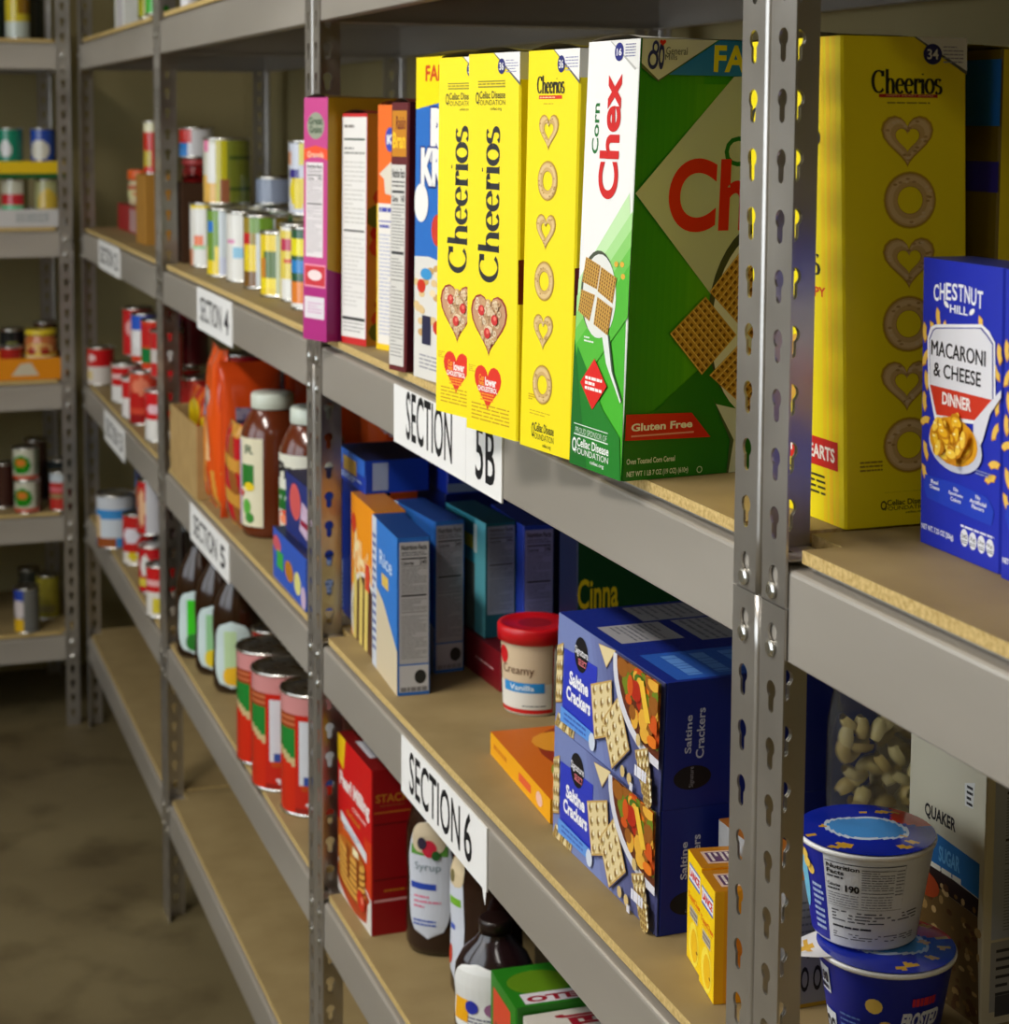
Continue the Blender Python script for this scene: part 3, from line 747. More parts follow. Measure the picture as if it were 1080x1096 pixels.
# crisped rice cereal
def rk_face(a):
    a.rect(0, .0, 1, .85, (40, 110, 196)); a.poly([(0, .84), (0, 1), (1, 1), (1, .9)], YEL)
    a.poly([(0, 0), (0, .38), (.2, .385), (.45, .37), (1, .3), (1, 0)], (224, 222, 216))
    a.text('FAMILY SIZE', .13, .925, .95, .975, (206, 60, 20), bold=.03)
    a.text('RICE', 0.197, 0.670, 0.915, 0.852, (24, 40, 130), bold=.09); a.text('RICE', 0.209, 0.676, 0.904, 0.846, WHT, bold=.06)
    a.text('KRISPIES', 0.069, 0.596, 0.955, 0.728, (24, 40, 130), bold=.09); a.text('KRISPIES', 0.082, 0.602, 0.944, 0.723, WHT, bold=.06)
    a.ell(.09, .55, .1, .06, WHT, 20); a.ell(.32, .47, .09, .05, (206, 60, 40), 16)
    R = random.Random(2)
    for k in range(70):
        a.ell(R.uniform(0, 1), R.uniform(.14, .36), .045, .012, R.choice([(226, 196, 140), (240, 220, 176), (206, 164, 100)]), 8)
    for x, y in ((.1, .29), (.4, .3), (.33, .17), (.7, .25)): a.ell(x, y, .06, .022, (206, 50, 30), 12)
    a.ell(.17, .33, .08, .018, (60, 150, 210)); a.rect(.12, .11, .24, .2, (40, 40, 70)); a.rows(.08, .03, .5, .08, 4, (150, 150, 160), .4)
carton('cereal_box', (.0065, .8005), (0, 0), L2, .062, .334, .003, 'blue crisped rice cereal box with yellow top, front facing the aisle', 'cereal box', None, dict(all=(40, 110, 196), top=(200, 190, 40)), rk_face, None, w=.185, yaw=6.4)

# maroon, orange, white and pink boxes at the far end of the shelf
def mar_face(a):
    a.rect(.08, .80, .9, .97, (200, 130, 10)); a.text('Raisin', .3, .90, .85, .95, (110, 30, 20), bold=.02); a.text('Bran', .12, .83, .85, .89, (250, 200, 30), bold=.03)
    a.facts(.06, .02, .88, .77, (214, 212, 206))
carton('cereal_box', (-.0045, .8600), (0, 0), L2, .19, .288, .004, 'maroon cereal box with tall nutrition panel, left of the blue one', 'cereal box', None, dict(all=(96, 24, 26), top=(90, 30, 24)), mar_face, None, w=.0365, yaw=14)
def ora_face(a):
    a.rect(0, 0, 1, .60, (236, 232, 224)); a.rect(0, 0, 1, .025, (240, 200, 20)); a.rect(0, .025, .06, .6, (240, 200, 20))
    a.ell(.55, .86, .2, .05, (50, 70, 180), 20); a.text('K', .42, .84, .68, .88, WHT, bold=.04)
    a.poly([(.1, .72), (.6, .77), (1, .76), (1, .63), (.35, .64), (.3, .7)], (222, 214, 196)); a.rows(.1, .56, .9, .59, 1, (60, 70, 170), .6); a.rect(.1, .525, .95, .53, (60, 70, 170))
    a.rows(.12, .5, .6, .515, 1, (60, 70, 170), .8); a.rows(.12, .06, .9, .48, 26, (170, 178, 206), .3)
carton('cereal_box', (.0320, 1.0370), (0, 0), L2, .19, .287, .0015, 'orange cereal box with a round blue badge, between the white and maroon boxes', 'cereal box', None, dict(all=(238, 110, 20), top=(190, 80, 20)), ora_face, None, w=.05, yaw=17)
def whi_face(a):
    a.rect(.03, .03, .97, .985, (232, 230, 226)); a.rows(.1, .93, .9, .96, 1, (120, 116, 110), .4); a.rect(.1, .885, .9, .893, (30, 60, 40)); a.rows(.1, .82, .9, .86, 2, (130, 130, 126), .4)
    a.rows(.1, .52, .9, .8, 14, (200, 198, 192), .3); a.rect(.1, .49, .9, .498, (50, 50, 50)); a.rows(.1, .16, .9, .47, 16, (204, 202, 198), .3); a.rect(.06, .105, .94, .118, (30, 34, 30)); a.rows(.1, .05, .9, .1, 3, (170, 170, 168), .4)
def whi_right(a):
    a.rect(0, 0, .1, 1, (200, 150, 50)); a.rect(.1, .0, 1, .68, (90, 100, 30))
    R = random.Random(8)
    for k in range(60): a.ell(R.uniform(.08, .9), R.uniform(.05, .66), .12, .05, R.choice([(170, 40, 20), (90, 110, 30), (160, 120, 30), (60, 80, 20), (190, 70, 30)]), 10)
carton('cereal_box', (.0088, 1.1144), (0, 0), L2, .19, .277, .0025, 'white nutrition-panel cereal box with thin red edges, right of the pink box', 'cereal box', None, dict(all=(200, 34, 34), right=(150, 116, 40), top=(120, 20, 20)), whi_face, whi_right, w=.0573, yaw=17)
def pink_face(a):
    a.rect(0, .0, 1, 1, (196, 66, 136)); a.rect(0, 0, 1, .31, (172, 32, 122))
    a.poly([(0, .74), (.5, .765), (1, .745), (1, .79), (.5, .805), (0, .79)], (236, 80, 40)); a.text('Granola', .15, .755, .85, .78, (250, 200, 170), bold=.02)
    a.ell(.5, .885, .36, .055, (150, 156, 136), 22); a.text('Great', .2, .89, .8, .92, (40, 70, 40), bold=.02); a.text('Grains', .24, .855, .76, .885, (40, 70, 40), bold=.02)
    a.facts(.1, .345, .82, .735, (230, 224, 226)); a.poly([(.05, .22), (.95, .22), (.95, .315), (.05, .315)], (236, 150, 170)); a.rect(.08, .228, .92, .308, (206, 50, 60)); a.ell(.5, .27, .3, .022, (240, 220, 220)); a.rect(.06, .09, .9, .18, (226, 220, 226)); a.rows(.2, .11, .8, .16, 4, (200, 130, 180), .3)
def pink_right(a):
    a.rect(0, .2, 1, 1, (176, 140, 24)); a.poly([(0, 0), (0, .3), (.3, .24), (1, .2), (1, 0)], (140, 24, 104)); a.rect(.2, .0, 1, .16, (80, 16, 60))
    for y in (.8, .74, .62, .5, .42): a.ell(.36, y, .08, .028, (110, 16, 20), 12)
carton('cereal_box', (-.0255, 1.1670), (0, 0), L2, .20, .296, .003, 'magenta cereal box standing at the far end of the upper shelf beside the post', 'cereal box', None, dict(all=(190, 58, 134), right=(176, 140, 24), top=(90, 70, 30)), pink_face, pink_right, w=.0540, yaw=18)

# ------------------------------------------------------------------ middle shelf, SECTION 6
NF = (186, 188, 190)
def nfr(c=NF, badge=True):
    def f(a):
        a.facts(.06, .2, .95, .97, c, num='240')
        if badge: a.rect(.06, .02, .95, .19, tuple(min(255, int(x*1.1)) for x in c)); a.ell(.7, .115, .18, .045, (40, 44, 42), 18); a.rows(.1, .02, .9, .055, 1, (130, 130, 134), .8)
    return f
def bc_face(a):
    a.rect(0, 0, .18, 1, (206, 214, 226)); a.rect(.18, 0, 1, 1, (50, 122, 206)); a.poly([(.18, .0), (.18, .55), (.45, .5), (.8, .36), (1, .28), (1, 0)], (214, 200, 170)); a.rect(.4, .6, .66, .68, (226, 190, 90))
    a.rows(.02, .1, .16, .9, 14, (90, 110, 170)); a.text('Rice', .3, .72, .8, .82, (190, 210, 236), bold=.02)
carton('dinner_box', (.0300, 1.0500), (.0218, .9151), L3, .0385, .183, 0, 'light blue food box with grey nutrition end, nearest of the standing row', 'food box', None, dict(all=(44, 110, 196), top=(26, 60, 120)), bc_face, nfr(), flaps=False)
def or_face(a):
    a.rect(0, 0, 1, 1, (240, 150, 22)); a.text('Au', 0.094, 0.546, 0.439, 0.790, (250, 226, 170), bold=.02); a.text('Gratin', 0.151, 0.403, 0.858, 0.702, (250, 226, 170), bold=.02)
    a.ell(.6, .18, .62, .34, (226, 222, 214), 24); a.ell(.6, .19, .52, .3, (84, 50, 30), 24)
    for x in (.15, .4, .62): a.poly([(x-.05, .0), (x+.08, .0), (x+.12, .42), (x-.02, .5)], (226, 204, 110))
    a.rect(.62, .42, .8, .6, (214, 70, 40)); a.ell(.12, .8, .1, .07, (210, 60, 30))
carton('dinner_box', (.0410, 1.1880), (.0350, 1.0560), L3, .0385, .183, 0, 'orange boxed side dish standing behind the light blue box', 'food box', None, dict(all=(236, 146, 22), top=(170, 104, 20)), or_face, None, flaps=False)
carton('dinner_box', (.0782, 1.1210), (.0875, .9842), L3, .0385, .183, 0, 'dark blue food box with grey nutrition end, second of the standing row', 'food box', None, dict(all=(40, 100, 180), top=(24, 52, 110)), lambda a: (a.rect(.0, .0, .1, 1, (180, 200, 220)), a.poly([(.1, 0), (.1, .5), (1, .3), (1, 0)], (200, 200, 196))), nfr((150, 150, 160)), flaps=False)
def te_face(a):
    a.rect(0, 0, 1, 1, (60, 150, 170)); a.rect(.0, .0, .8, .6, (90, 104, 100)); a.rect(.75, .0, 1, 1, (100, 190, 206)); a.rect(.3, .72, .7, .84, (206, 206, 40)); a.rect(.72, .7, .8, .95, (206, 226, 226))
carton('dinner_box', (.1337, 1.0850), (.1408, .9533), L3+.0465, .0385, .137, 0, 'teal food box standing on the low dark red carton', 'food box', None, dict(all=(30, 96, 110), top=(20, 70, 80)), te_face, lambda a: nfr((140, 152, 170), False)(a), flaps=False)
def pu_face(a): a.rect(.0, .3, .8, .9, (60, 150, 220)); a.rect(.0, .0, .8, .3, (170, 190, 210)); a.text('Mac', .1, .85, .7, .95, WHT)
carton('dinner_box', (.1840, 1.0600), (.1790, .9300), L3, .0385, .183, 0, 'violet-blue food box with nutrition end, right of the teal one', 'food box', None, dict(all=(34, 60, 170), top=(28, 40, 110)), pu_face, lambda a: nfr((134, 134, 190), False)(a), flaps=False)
def red_face(a): a.rows(.6, .42, .9, .5, 1, (206, 150, 150), .7)
carton('flat_carton', (.1295, 1.0880), (.1377, .8926), L3, .038, .046, 0, 'low dark red carton lying behind the frosting tub', 'box', None, dict(all=(122, 18, 28), top=(100, 14, 22)), red_face, None, flaps=False)
# navy boxes behind
NAVY = (22, 52, 150)
def nv_face(a): a.rect(.0, .5, 1, 1, (50, 110, 210)); a.rect(.2, .35, .7, .8, (190, 150, 60)); a.rows(.1, .1, .9, .3, 2, (180, 200, 230))
def nv_right(a): a.rect(.12, .08, .36, .92, (150, 164, 196))
carton('flat_carton', (.0520, 1.2960), (.0520, 1.1640), L3+.1835, .085, .042, 0, 'blue carton with gold patch lying flat on top of a standing navy box', 'box', None, dict(all=(24, 60, 170), top=(20, 26, 60)), nv_face, nv_right, flaps=False)
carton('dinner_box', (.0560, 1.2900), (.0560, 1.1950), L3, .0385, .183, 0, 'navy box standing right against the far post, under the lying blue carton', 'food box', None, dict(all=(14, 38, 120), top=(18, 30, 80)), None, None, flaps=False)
def nv2(a): a.rect(.0, .62, 1, .9, (130, 150, 186)); a.rect(0, .05, 1, .3, (120, 136, 170))
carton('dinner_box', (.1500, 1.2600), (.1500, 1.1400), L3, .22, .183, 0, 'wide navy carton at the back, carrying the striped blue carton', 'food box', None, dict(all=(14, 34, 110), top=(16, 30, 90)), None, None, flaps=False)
carton('flat_carton', (.1500, 1.2500), (.1500, 1.1300), L3+.1835, .13, .044, 0, 'wide blue carton with two pale stripes lying under the 5B sign', 'box', None, dict(all=(18, 46, 160), top=(16, 34, 110)), lambda a: a.rect(0, .8, 1, 1, (40, 90, 210)), nv2, flaps=False)

# frosting tub
def frosting():
    x, y = .1560, .8290; r = .0375; h = .094
    t = empty('frosting_tub', (x, y, L3), facing(x, y)); tag(t, 'white vanilla frosting tub with a red lid beside the cracker boxes', 'tub')
    m = MB(); CRM = (232, 226, 212)
    m.lathe([(r-.004, 0, CRM), (r-.003, .003, CRM), (r, .082, CRM)], 48, CARD)
    fn = lambda u, v, q: ((r-.003*(1-v)+q+.0002)*math.sin(2*PI*(u-.5)), -(r-.003*(1-v)+q+.0002)*math.cos(2*PI*(u-.5)), .003+.079*v)
    a = Art(m, fn, CARD, step=.0003, curved=60, asp=2.9)
    a.rect(.28, .0, .6, 1, (206, 24, 22)); a.rect(.285, .06, .59, 1, (214, 192, 160)); a.rect(.285, .06, .59, .42, (228, 224, 214))
    a.ell(.325, .80, .035, .13, (206, 24, 30), 16); a.text('Creamy', .32, .52, .50, .68, (92, 50, 26), bold=.0)
    a.rect(.33, .30, .55, .44, (40, 140, 210)); a.text('Vanilla', .37, .33, .5, .41, (220, 236, 246), bold=.02); a.rows(.44, .09, .56, .13, 1, (120, 120, 120))
    a.facts(.61, .1, .72, .98, (206, 206, 206)); a.rect(.73, 0, .95, 1, (206, 24, 22))
    m.build('tub', t)
    m = MB(); RD = (200, 16, 26)
    m.lathe([(r+.0015, .080, RD), (r+.004, .081, RD), (r+.0042, .096, RD), (r+.003, .098, RD), (r-.001, .0985, RD), (r-.003, .0965, RD), (r*.5, .0965, (150, 16, 26))], 48, PLAST)
    m.build('lid', t)
frosting()
# green carton behind the crackers
def cin(a):
    a.text('Cinna', 0.005, 0.531, 0.225, 0.656, (226, 214, 30), bold=.02)
    for x, y in ((.2, .78), (.5, .5), (.24, .74)): a.ell(x, y, .035, .035, (226, 150, 180), 8)
    a.poly([(.3, .8), (.5, .62), (.55, .7)], (110, 30, 20)); a.poly([(.3, .8), (.36, .88), (.38, .76)], (226, 160, 90))
carton('cereal_box', (.1610, .7690), (.1600, .7150), L3, .21, .262, 0, 'dark green carton with yellow lettering, behind the cracker boxes', 'cereal box', None, dict(all=(14, 74, 38), face=(10, 22, 60), top=(14, 50, 30)), None, cin, flaps=False)

# saltine crackers, two boxes stacked
CRK = (226, 208, 158)
def cracker(a, pts):
    P = [Vector(p) for p in pts]; c = sum(P, Vector((0, 0)))/len(P)
    a.poly([tuple(c+(p-c)*1.0+Vector((.004, -.008))) for p in P], (60, 60, 96)); a.poly([tuple(p) for p in P], (196, 160, 92)); a.poly([tuple(c+(p-c)*.93) for p in P], CRK)
    if len(P) == 4:
        f = lambda s, t: (P[0]*(1-s)+P[1]*s)*(1-t)+(P[3]*(1-s)+P[2]*s)*t; n = 3
        for i in range(n):
            for j in range(n+1):
                p = f((i+.5)/n, (j+.5)/(n+1)); a.ell(p.x, p.y, .016, .045, (190, 164, 100), 8); a.ell(p.x-.002, p.y-.004, .009, .026, (136, 104, 52), 8); a.ell(p.x+.012, p.y+.022, .009, .022, (242, 232, 196), 8)
def salt_face(a):
    a.rect(0, 0, 1, 1, (118, 132, 184))
    for k in range(10): a.poly([(.32+k*.04, 1), (1, 1), (1, 0), (.5+k*.05, 0)], (int(112-5*k), int(124-6*k), int(176-7*k)))
    cracker(a, [(-0.033, 0.197), (0.063, 0.244), (0.060, 0.766), (-0.011, 0.707)]); cracker(a, [(-0.024, -0.017), (0.194, 0.002), (0.203, 0.092), (0.025, 0.118)])
    a.poly([(0.074, 0.726), (0.403, 0.758), (0.400, 0.166), (0.073, 0.167)], (44, 58, 186)); a.poly([(0.073, 0.217), (0.400, 0.198), (0.410, 0.099), (0.072, 0.084)], (92, 150, 226))
    a.ell(*(0.245, 0.765), .066, .15, (22, 22, 26), 26); a.text('Signature', 0.184, 0.736, 0.313, 0.822, (236, 236, 240), bold=.01); a.text('SELECT', 0.221, 0.671, 0.301, 0.728, (220, 120, 130), bold=.02)
    a.text('Saltine', 0.136, 0.448, 0.326, 0.571, (240, 240, 244), bold=.04); a.text('Crackers', 0.111, 0.305, 0.353, 0.429, (240, 240, 244), bold=.04)
    a.ell(*(0.392, 0.119), .03, .075, (206, 216, 232), 16); a.rows(0.110, 0.110, 0.330, 0.196, 2, (60, 100, 190))
    cracker(a, [(0.418, 0.162), (0.587, 0.306), (0.556, 0.749), (0.363, 0.594)]); cracker(a, [(0.594, 0.039), (0.745, 0.303), (0.635, 0.674), (0.493, 0.382)]); cracker(a, [(0.493, 0.809), (0.574, 1.002), (0.412, 0.966)])
    a.ell(1.0, .97, .42, .64, (214, 214, 222), 40); a.ell(1.0, 1.0, .385, .6, (96, 44, 22), 40)
    R = random.Random(4)
    for k in range(80):
        t = R.uniform(PI, 1.5*PI); q = R.uniform(.05, .93); x = 1+.36*q*math.cos(t); y = .99+.56*q*math.sin(t)
        a.ell(min(x, .985), min(y, .97), R.uniform(.02, .05), R.uniform(.04, .09), R.choice([(206, 84, 26), (226, 120, 30), (110, 130, 30), (176, 40, 20), (150, 90, 30), (226, 170, 60), (70, 110, 30)]), 9)
    a.poly([(.84, .93), (.88, .95), (.95, .66), (.91, .64)], (236, 190, 60))
    cracker(a, [(0.880, 0.050), (0.963, 0.100), (0.910, 0.438), (0.804, 0.346)]); cracker(a, [(0.911, 0.014), (0.980, 0.037), (0.967, 0.232), (0.899, 0.233)])
    for x, y in ((0.692, 0.093), (0.852, 0.464), (0.753, 0.076), (0.951, -0.032)): a.ell(x, y, .02, .05, (206, 180, 120), 9)
    a.rows(0.771, -0.004, 0.832, 0.075, 1, (220, 220, 230), .8); a.rows(0.846, 0.155, 0.966, 0.299, 1, (226, 226, 236), .6)
def salt_right(a):
    a.text('Saltine', 0.094, 0.430, 0.124, 0.731, (196, 202, 222), rot=90, bold=.02); a.text('Crackers', 0.145, 0.382, 0.182, 0.778, (196, 202, 222), rot=90, bold=.02)
    a.ell(*(0.134, 0.237), .085, .095, (14, 14, 20), 24); a.text('Signature', 0.119, 0.160, 0.144, 0.323, (150, 150, 160), rot=90)
    a.rows(0.640, 0.326, 0.654, 0.646, 12, (90, 110, 160), .4)
def salt_top(a):
    a.rect(.03, .30, .24, .98, (150, 152, 158)); a.rect(.26, .42, .55, .98, (150, 152, 158)); a.rect(.26, .06, .5, .36, (156, 156, 160)); a.rows(.04, .32, .23, .95, 16, (110, 112, 120), .4); a.rows(.27, .44, .54, .95, 12, (110, 112, 120), .4); a.rows(.28, .1, .48, .32, 8, (110, 112, 120), .4)
    a.rect(.66, .06, .98, .98, (40, 90, 180)); a.ell(.82, .7, .08, .12, (14, 16, 30), 20); a.rows(.7, .1, .94, .5, 3, (90, 140, 210), .5)
SB = dict(all=(14, 34, 128), top=(20, 40, 128))
carton('cracker_box', (.0417, .4741), (.0441, .2458), L3, .197, .1035, .001, 'lower blue saltine cracker box of the stacked pair, standing on the board', 'cracker box', 'saltine cracker boxes', SB, salt_face, salt_right, None, flaps=False)
carton('cracker_box', (.0430, .4741), (.0454, .2458), L3+.1038, .197, .1045, .003, 'upper blue saltine cracker box, stacked on the other', 'cracker box', 'saltine cracker boxes', SB, salt_face, salt_right, salt_top, flaps=False)

# flat yellow-orange packet
def fl_face(a):
    a.rect(0, 0, 1, 1, (240, 168, 16)); a.rows(.06, .4, .3, .65, 1, (210, 120, 20), .8)
    a.rect(.5, .3, .7, .66, (226, 90, 50)); a.ell(.83, .5, .05, .3, (240, 190, 170), 14)
def fl_top(a):
    a.rect(0, 0, 1, 1, (206, 104, 24)); a.ell(.4, .6, .4, .4, (150, 50, 24), 20); a.ell(.55, .65, .22, .25, (190, 110, 60), 16); a.ell(.7, .35, .2, .2, (150, 160, 60), 14); a.ell(.25, .4, .16, .2, (226, 150, 40), 14); a.ell(.75, .8, .14, .14, (120, 40, 40), 14)
carton('flat_packet', (.0591, .6992), (.0483, .4983), L3, .15, .0235, 0, 'thin yellow-orange packet lying flat beside the cracker boxes', 'box', None, dict(all=(236, 160, 16), top=(206, 104, 24)), fl_face, None, fl_top, flaps=False)

# cracker sandwich boxes next to the post
def la_face(a):
    a.rect(0, 0, 1, 1, (246, 206, 10)); a.rect(.12, .74, .9, .9, (226, 230, 240)); a.rect(.12, .74, .9, .76, (60, 90, 180)); a.rect(.12, .885, .9, .9, (60, 90, 180)); a.text('LANCE', .16, .785, .86, .86, (214, 30, 30), bold=.04)
    a.text('ToastChee', .06, .575, .92, .63, (226, 90, 20), bold=.02); a.rows(.2, .55, .9, .565, 1, (210, 130, 20)); a.rect(.2, .42, .75, .52, (190, 180, 160)); a.rows(.22, .43, .73, .51, 2, (130, 120, 110), .5)
    a.ell(.5, .2, .36, .2, (250, 226, 70), 20, 0); a.ell(.55, .2, .24, .15, (240, 190, 20), 18); a.ell(.75, .17, .06, .015, (150, 100, 20), 8)
def la_right(a): a.poly([(0, 0), (0, 1), (.2, 1), (.2, 0)], (244, 172, 12)); a.rect(.2, 0, 1, 1, (238, 156, 14)); a.ell(.6, .5, .3, .3, (226, 130, 20), 16)
def la_top(a): a.rect(.2, .2, .8, .95, (200, 170, 150)); a.rect(.27, .27, .73, .88, (90, 60, 90)); a.rows(.3, .3, .7, .8, 4, (210, 200, 190), .5)
LC = dict(all=(240, 166, 12), top=(170, 110, 16))
carton('snack_box', (.0520, .2085), (0, 0), L3, .036, .0865, 0, 'yellow sandwich cracker box, the one farther from the near post', 'snack box', 'yellow sandwich cracker boxes', LC, la_face, la_right, la_top, w=.0395, yaw=-10, flaps=False)
carton('snack_box', (.0423, .1660), (0, 0), L3, .036, .0865, 0, 'yellow sandwich cracker box touching the near post, nearest the camera', 'snack box', 'yellow sandwich cracker boxes', LC, la_face, la_right, la_top, w=.0395, yaw=-10, flaps=False)
# ------------------------------------------------------------------ lower shelf of the signed unit
def pan_face(a):
    a.rect(0, 0, 1, 1, (206, 20, 22)); a.poly([(0, 1), (0, .84), (.18, .80), (.24, 1)], (236, 196, 20))
    a.poly([(.0, .46), (.2, .5), (.9, .42), (1, .2), (1, 0), (.5, .0), (0, .12)], (206, 90, 30)); a.rect(.8, .2, 1, .55, (214, 60, 20))
    a.text('Pearl Milling', .06, .66, .94, .78, (240, 226, 222), bold=.05); a.text('COMPANY', .45, .615, .85, .64, (240, 210, 200), bold=.02); a.text('Original', .28, .54, .66, .585, (206, 130, 30), bold=.02)
    a.poly([(.1, .53), (.86, .46), (.86, .40), (.1, .47)], (222, 226, 230)); a.rows(.2, .44, .8, .475, 2, (150, 170, 190), .5)
    a.ell(.5, .1, .62, .17, (226, 222, 216), 28); a.ell(.5, .13, .52, .13, (176, 60, 20), 24)
    for k in range(6):
        y = .13+k*.042; a.ell(.45, y, .4, .06, (150, 84, 22), 22); a.ell(.45, y+.01, .39, .055, (226, 170, 76), 22)
    a.ell(.45, .37, .34, .04, (190, 110, 36), 20); a.rect(.5, .36, .66, .41, (246, 236, 190)); a.poly([(.3, .38), (.42, .37), (.38, .16), (.34, .2)], (140, 66, 14)); a.poly([(.6, .37), (.7, .36), (.66, .2), (.62, .18)], (140, 66, 14))
    a.ell(.74, .14, .12, .06, (206, 40, 20), 12); a.ell(.78, .15, .04, .025, (240, 130, 100), 8)
    a.poly([(.86, .0), (1, .0), (1, .22), (.9, .16)], (226, 220, 214))
def pan_right(a):
    a.text('STACK', .1, .80, .92, .85, (190, 120, 30), bold=.02); a.rect(.06, .735, .95, .745, (190, 100, 30)); a.rect(.05, .665, .95, .675, (110, 8, 12)); a.rect(.05, .33, .95, .34, (110, 8, 12)); a.rect(.05, .20, .95, .215, (226, 160, 160)); a.rows(.3, .25, .8, .28, 1, (190, 110, 30)); a.rows(.2, .77, .8, .79, 1, (150, 70, 30))
def pan_top(a): a.rect(.3, .2, .72, .75, (190, 190, 196))
carton('pancake_mix_box', (.0236, 1.1934), (.0258, 1.0390), L4, .052, .208, 0, 'red pancake mix box standing under the SECTION 6 beam', 'box', None, dict(all=(196, 18, 24), right=(150, 10, 18), top=(110, 14, 16)), pan_face, pan_right, pan_top, flaps=False)

SY = (40, 18, 12)
def syrup(x, y, z, s, label, deco, turn=0.0, col=SY, h=.25):
    t = empty('syrup_bottle', (x, y, z), facing(x, y)+turn); tag(t, label, 'bottle')
    prof = [(.030, 0), (.040, .003), (.044, .012), (.045, .04), (.043, .09), (.045, .12), (.044, .15), (.036, .18), (.022, .205), (.016, .22), (.0155, .228)]
    prof = [(r*s, q*h/.25, col) for r, q in prof]
    m = MB(); m.lathe(prof, 40, GLOSS, sy=.72)
    def rad(q):
        for i in range(len(prof)-1):
            if prof[i][1] <= q <= prof[i+1][1]:
                f = (q-prof[i][1])/(prof[i+1][1]-prof[i][1]); return prof[i][0]*(1-f)+prof[i+1][0]*f
        return prof[-1][0]
    def fn(u, v, o):
        a_ = (u-.5)*2.4; q = (.02+.15*v)*h/.25; r = rad(q)+o+.0004; return (r*math.sin(a_), -r*math.cos(a_)*.72-o*.3, q)
    deco(Art(m, fn, CARD, step=.0005, curved=14, asp=.7)); m.build('bottle_body', t)
    c = MB(); q = h; c.lathe([(.0175*s, .222*h/.25, (30, 16, 14)), (.0178*s, .245*h/.25, (30, 16, 14)), (.0165*s, q, (30, 16, 14))], 28, PLAST); c.build('cap', t)
def grid_shape(a, u, v, ru, rv, col, p=2.6, n=9):
    """label with rounded outline laid as thin bands so that it follows the curve"""
    h = a.lay([(u-ru, v-rv), (u+ru, v+rv)]); P = []
    for j in range(16):
        y0, y1 = -1+2*j/16, -1+2*(j+1)/16; w0, w1 = ((1-abs(y)**p)**(1/p) for y in (y0, y1))
        for i in range(n):
            s0, s1 = -1+2*i/n, -1+2*(i+1)/n
            P.append([(u+ru*s0*w0, v+rv*y0), (u+ru*s1*w0, v+rv*y0), (u+ru*s1*w1, v+rv*y1), (u+ru*s0*w1, v+rv*y1)])
    a.put(P, col, h)
def deco1(a):
    grid_shape(a, .4, .5, .30, .48, (206, 212, 224)); a.rect(.16, .70, .64, .78, (90, 150, 60)); grid_shape(a, .4, .84, .22, .13, (206, 190, 160)); a.ell(.42, .76, .09, .07, (196, 36, 60), 14); a.ell(.33, .80, .06, .05, (50, 40, 60), 12); a.ell(.5, .71, .05, .04, (40, 90, 40), 12)
    a.text('Syrup', .22, .56, .56, .64, (120, 140, 150)); a.rect(.14, .42, .5, .47, (40, 70, 170)); a.rows(.2, .26, .56, .38, 3, (220, 120, 150), .4); a.rows(.2, .12, .5, .18, 2, (60, 90, 180), .5)
def deco2(a):
    grid_shape(a, .24, .52, .16, .48, (206, 212, 224)); grid_shape(a, .26, .88, .14, .12, (214, 196, 160)); a.ell(.2, .84, .05, .05, (120, 110, 70), 10); a.rect(.14, .62, .36, .68, (120, 180, 50)); a.rect(.12, .42, .24, .46, (60, 90, 190)); a.ell(.15, .22, .05, .08, (200, 60, 40), 10)
def deco3(a):
    grid_shape(a, .38, .5, .36, .5, (226, 228, 226)); a.rect(.08, .2, .3, .5, (236, 170, 20)); a.ell(.34, .42, .08, .09, (40, 50, 160), 14); a.ell(.6, .42, .12, .1, (150, 100, 140), 12); a.rows(.3, .1, .66, .3, 4, (90, 90, 120), .4)
syrup(.0950, .9840, L4, .92, 'dark syrup bottle with berry label beside the red pancake mix', deco1, -.15)
syrup(0.1064, 0.8443, L4, 1.0, 'dark syrup bottle half hidden behind the SECTION 6 beam, narrow label', deco2, -.55)
syrup(0.0851, 0.7558, L4, 1.0, 'dark bottle with white and yellow label at the bottom edge of the photo', deco3, -.3, (34, 18, 22), .135)
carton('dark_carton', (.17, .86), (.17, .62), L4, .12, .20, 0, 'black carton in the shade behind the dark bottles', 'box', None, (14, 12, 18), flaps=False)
def jl_top(a):
    a.rect(0, 0, 1, 1, (36, 120, 24)); a.ell(.45, .4, .3, .34, (90, 130, 20), 20); a.poly([(.70, .12), (.95, .12), (.95, .9), (.70, .9)], (214, 210, 214)); a.text('JELLO', .74, .16, .92, .86, (150, 20, 40), rot=-90, bold=.05)
def jl_face(a): a.rect(.12, .12, .8, .88, (214, 70, 40)); a.rows(.2, .4, .7, .6, 1, (150, 60, 40), .6)
carton('gelatin_box', (.0600, .6980), (.0560, .6100), L4, .1, .105, 0, 'green gelatin dessert box beside the dark bottles at the bottom edge', 'box', None, dict(all=(40, 126, 26)), jl_face, None, jl_top, flaps=False)
def jw_top(a): a.text('JELLO', .1, .3, .8, .8, (150, 20, 40), bold=.05)
carton('gelatin_box', (.0620, .6060), (.0600, .5200), L4, .1, .098, 0, 'white gelatin dessert box with red letters, in front of the green one', 'box', None, dict(all=(206, 200, 190)), None, None, jw_top, flaps=False)

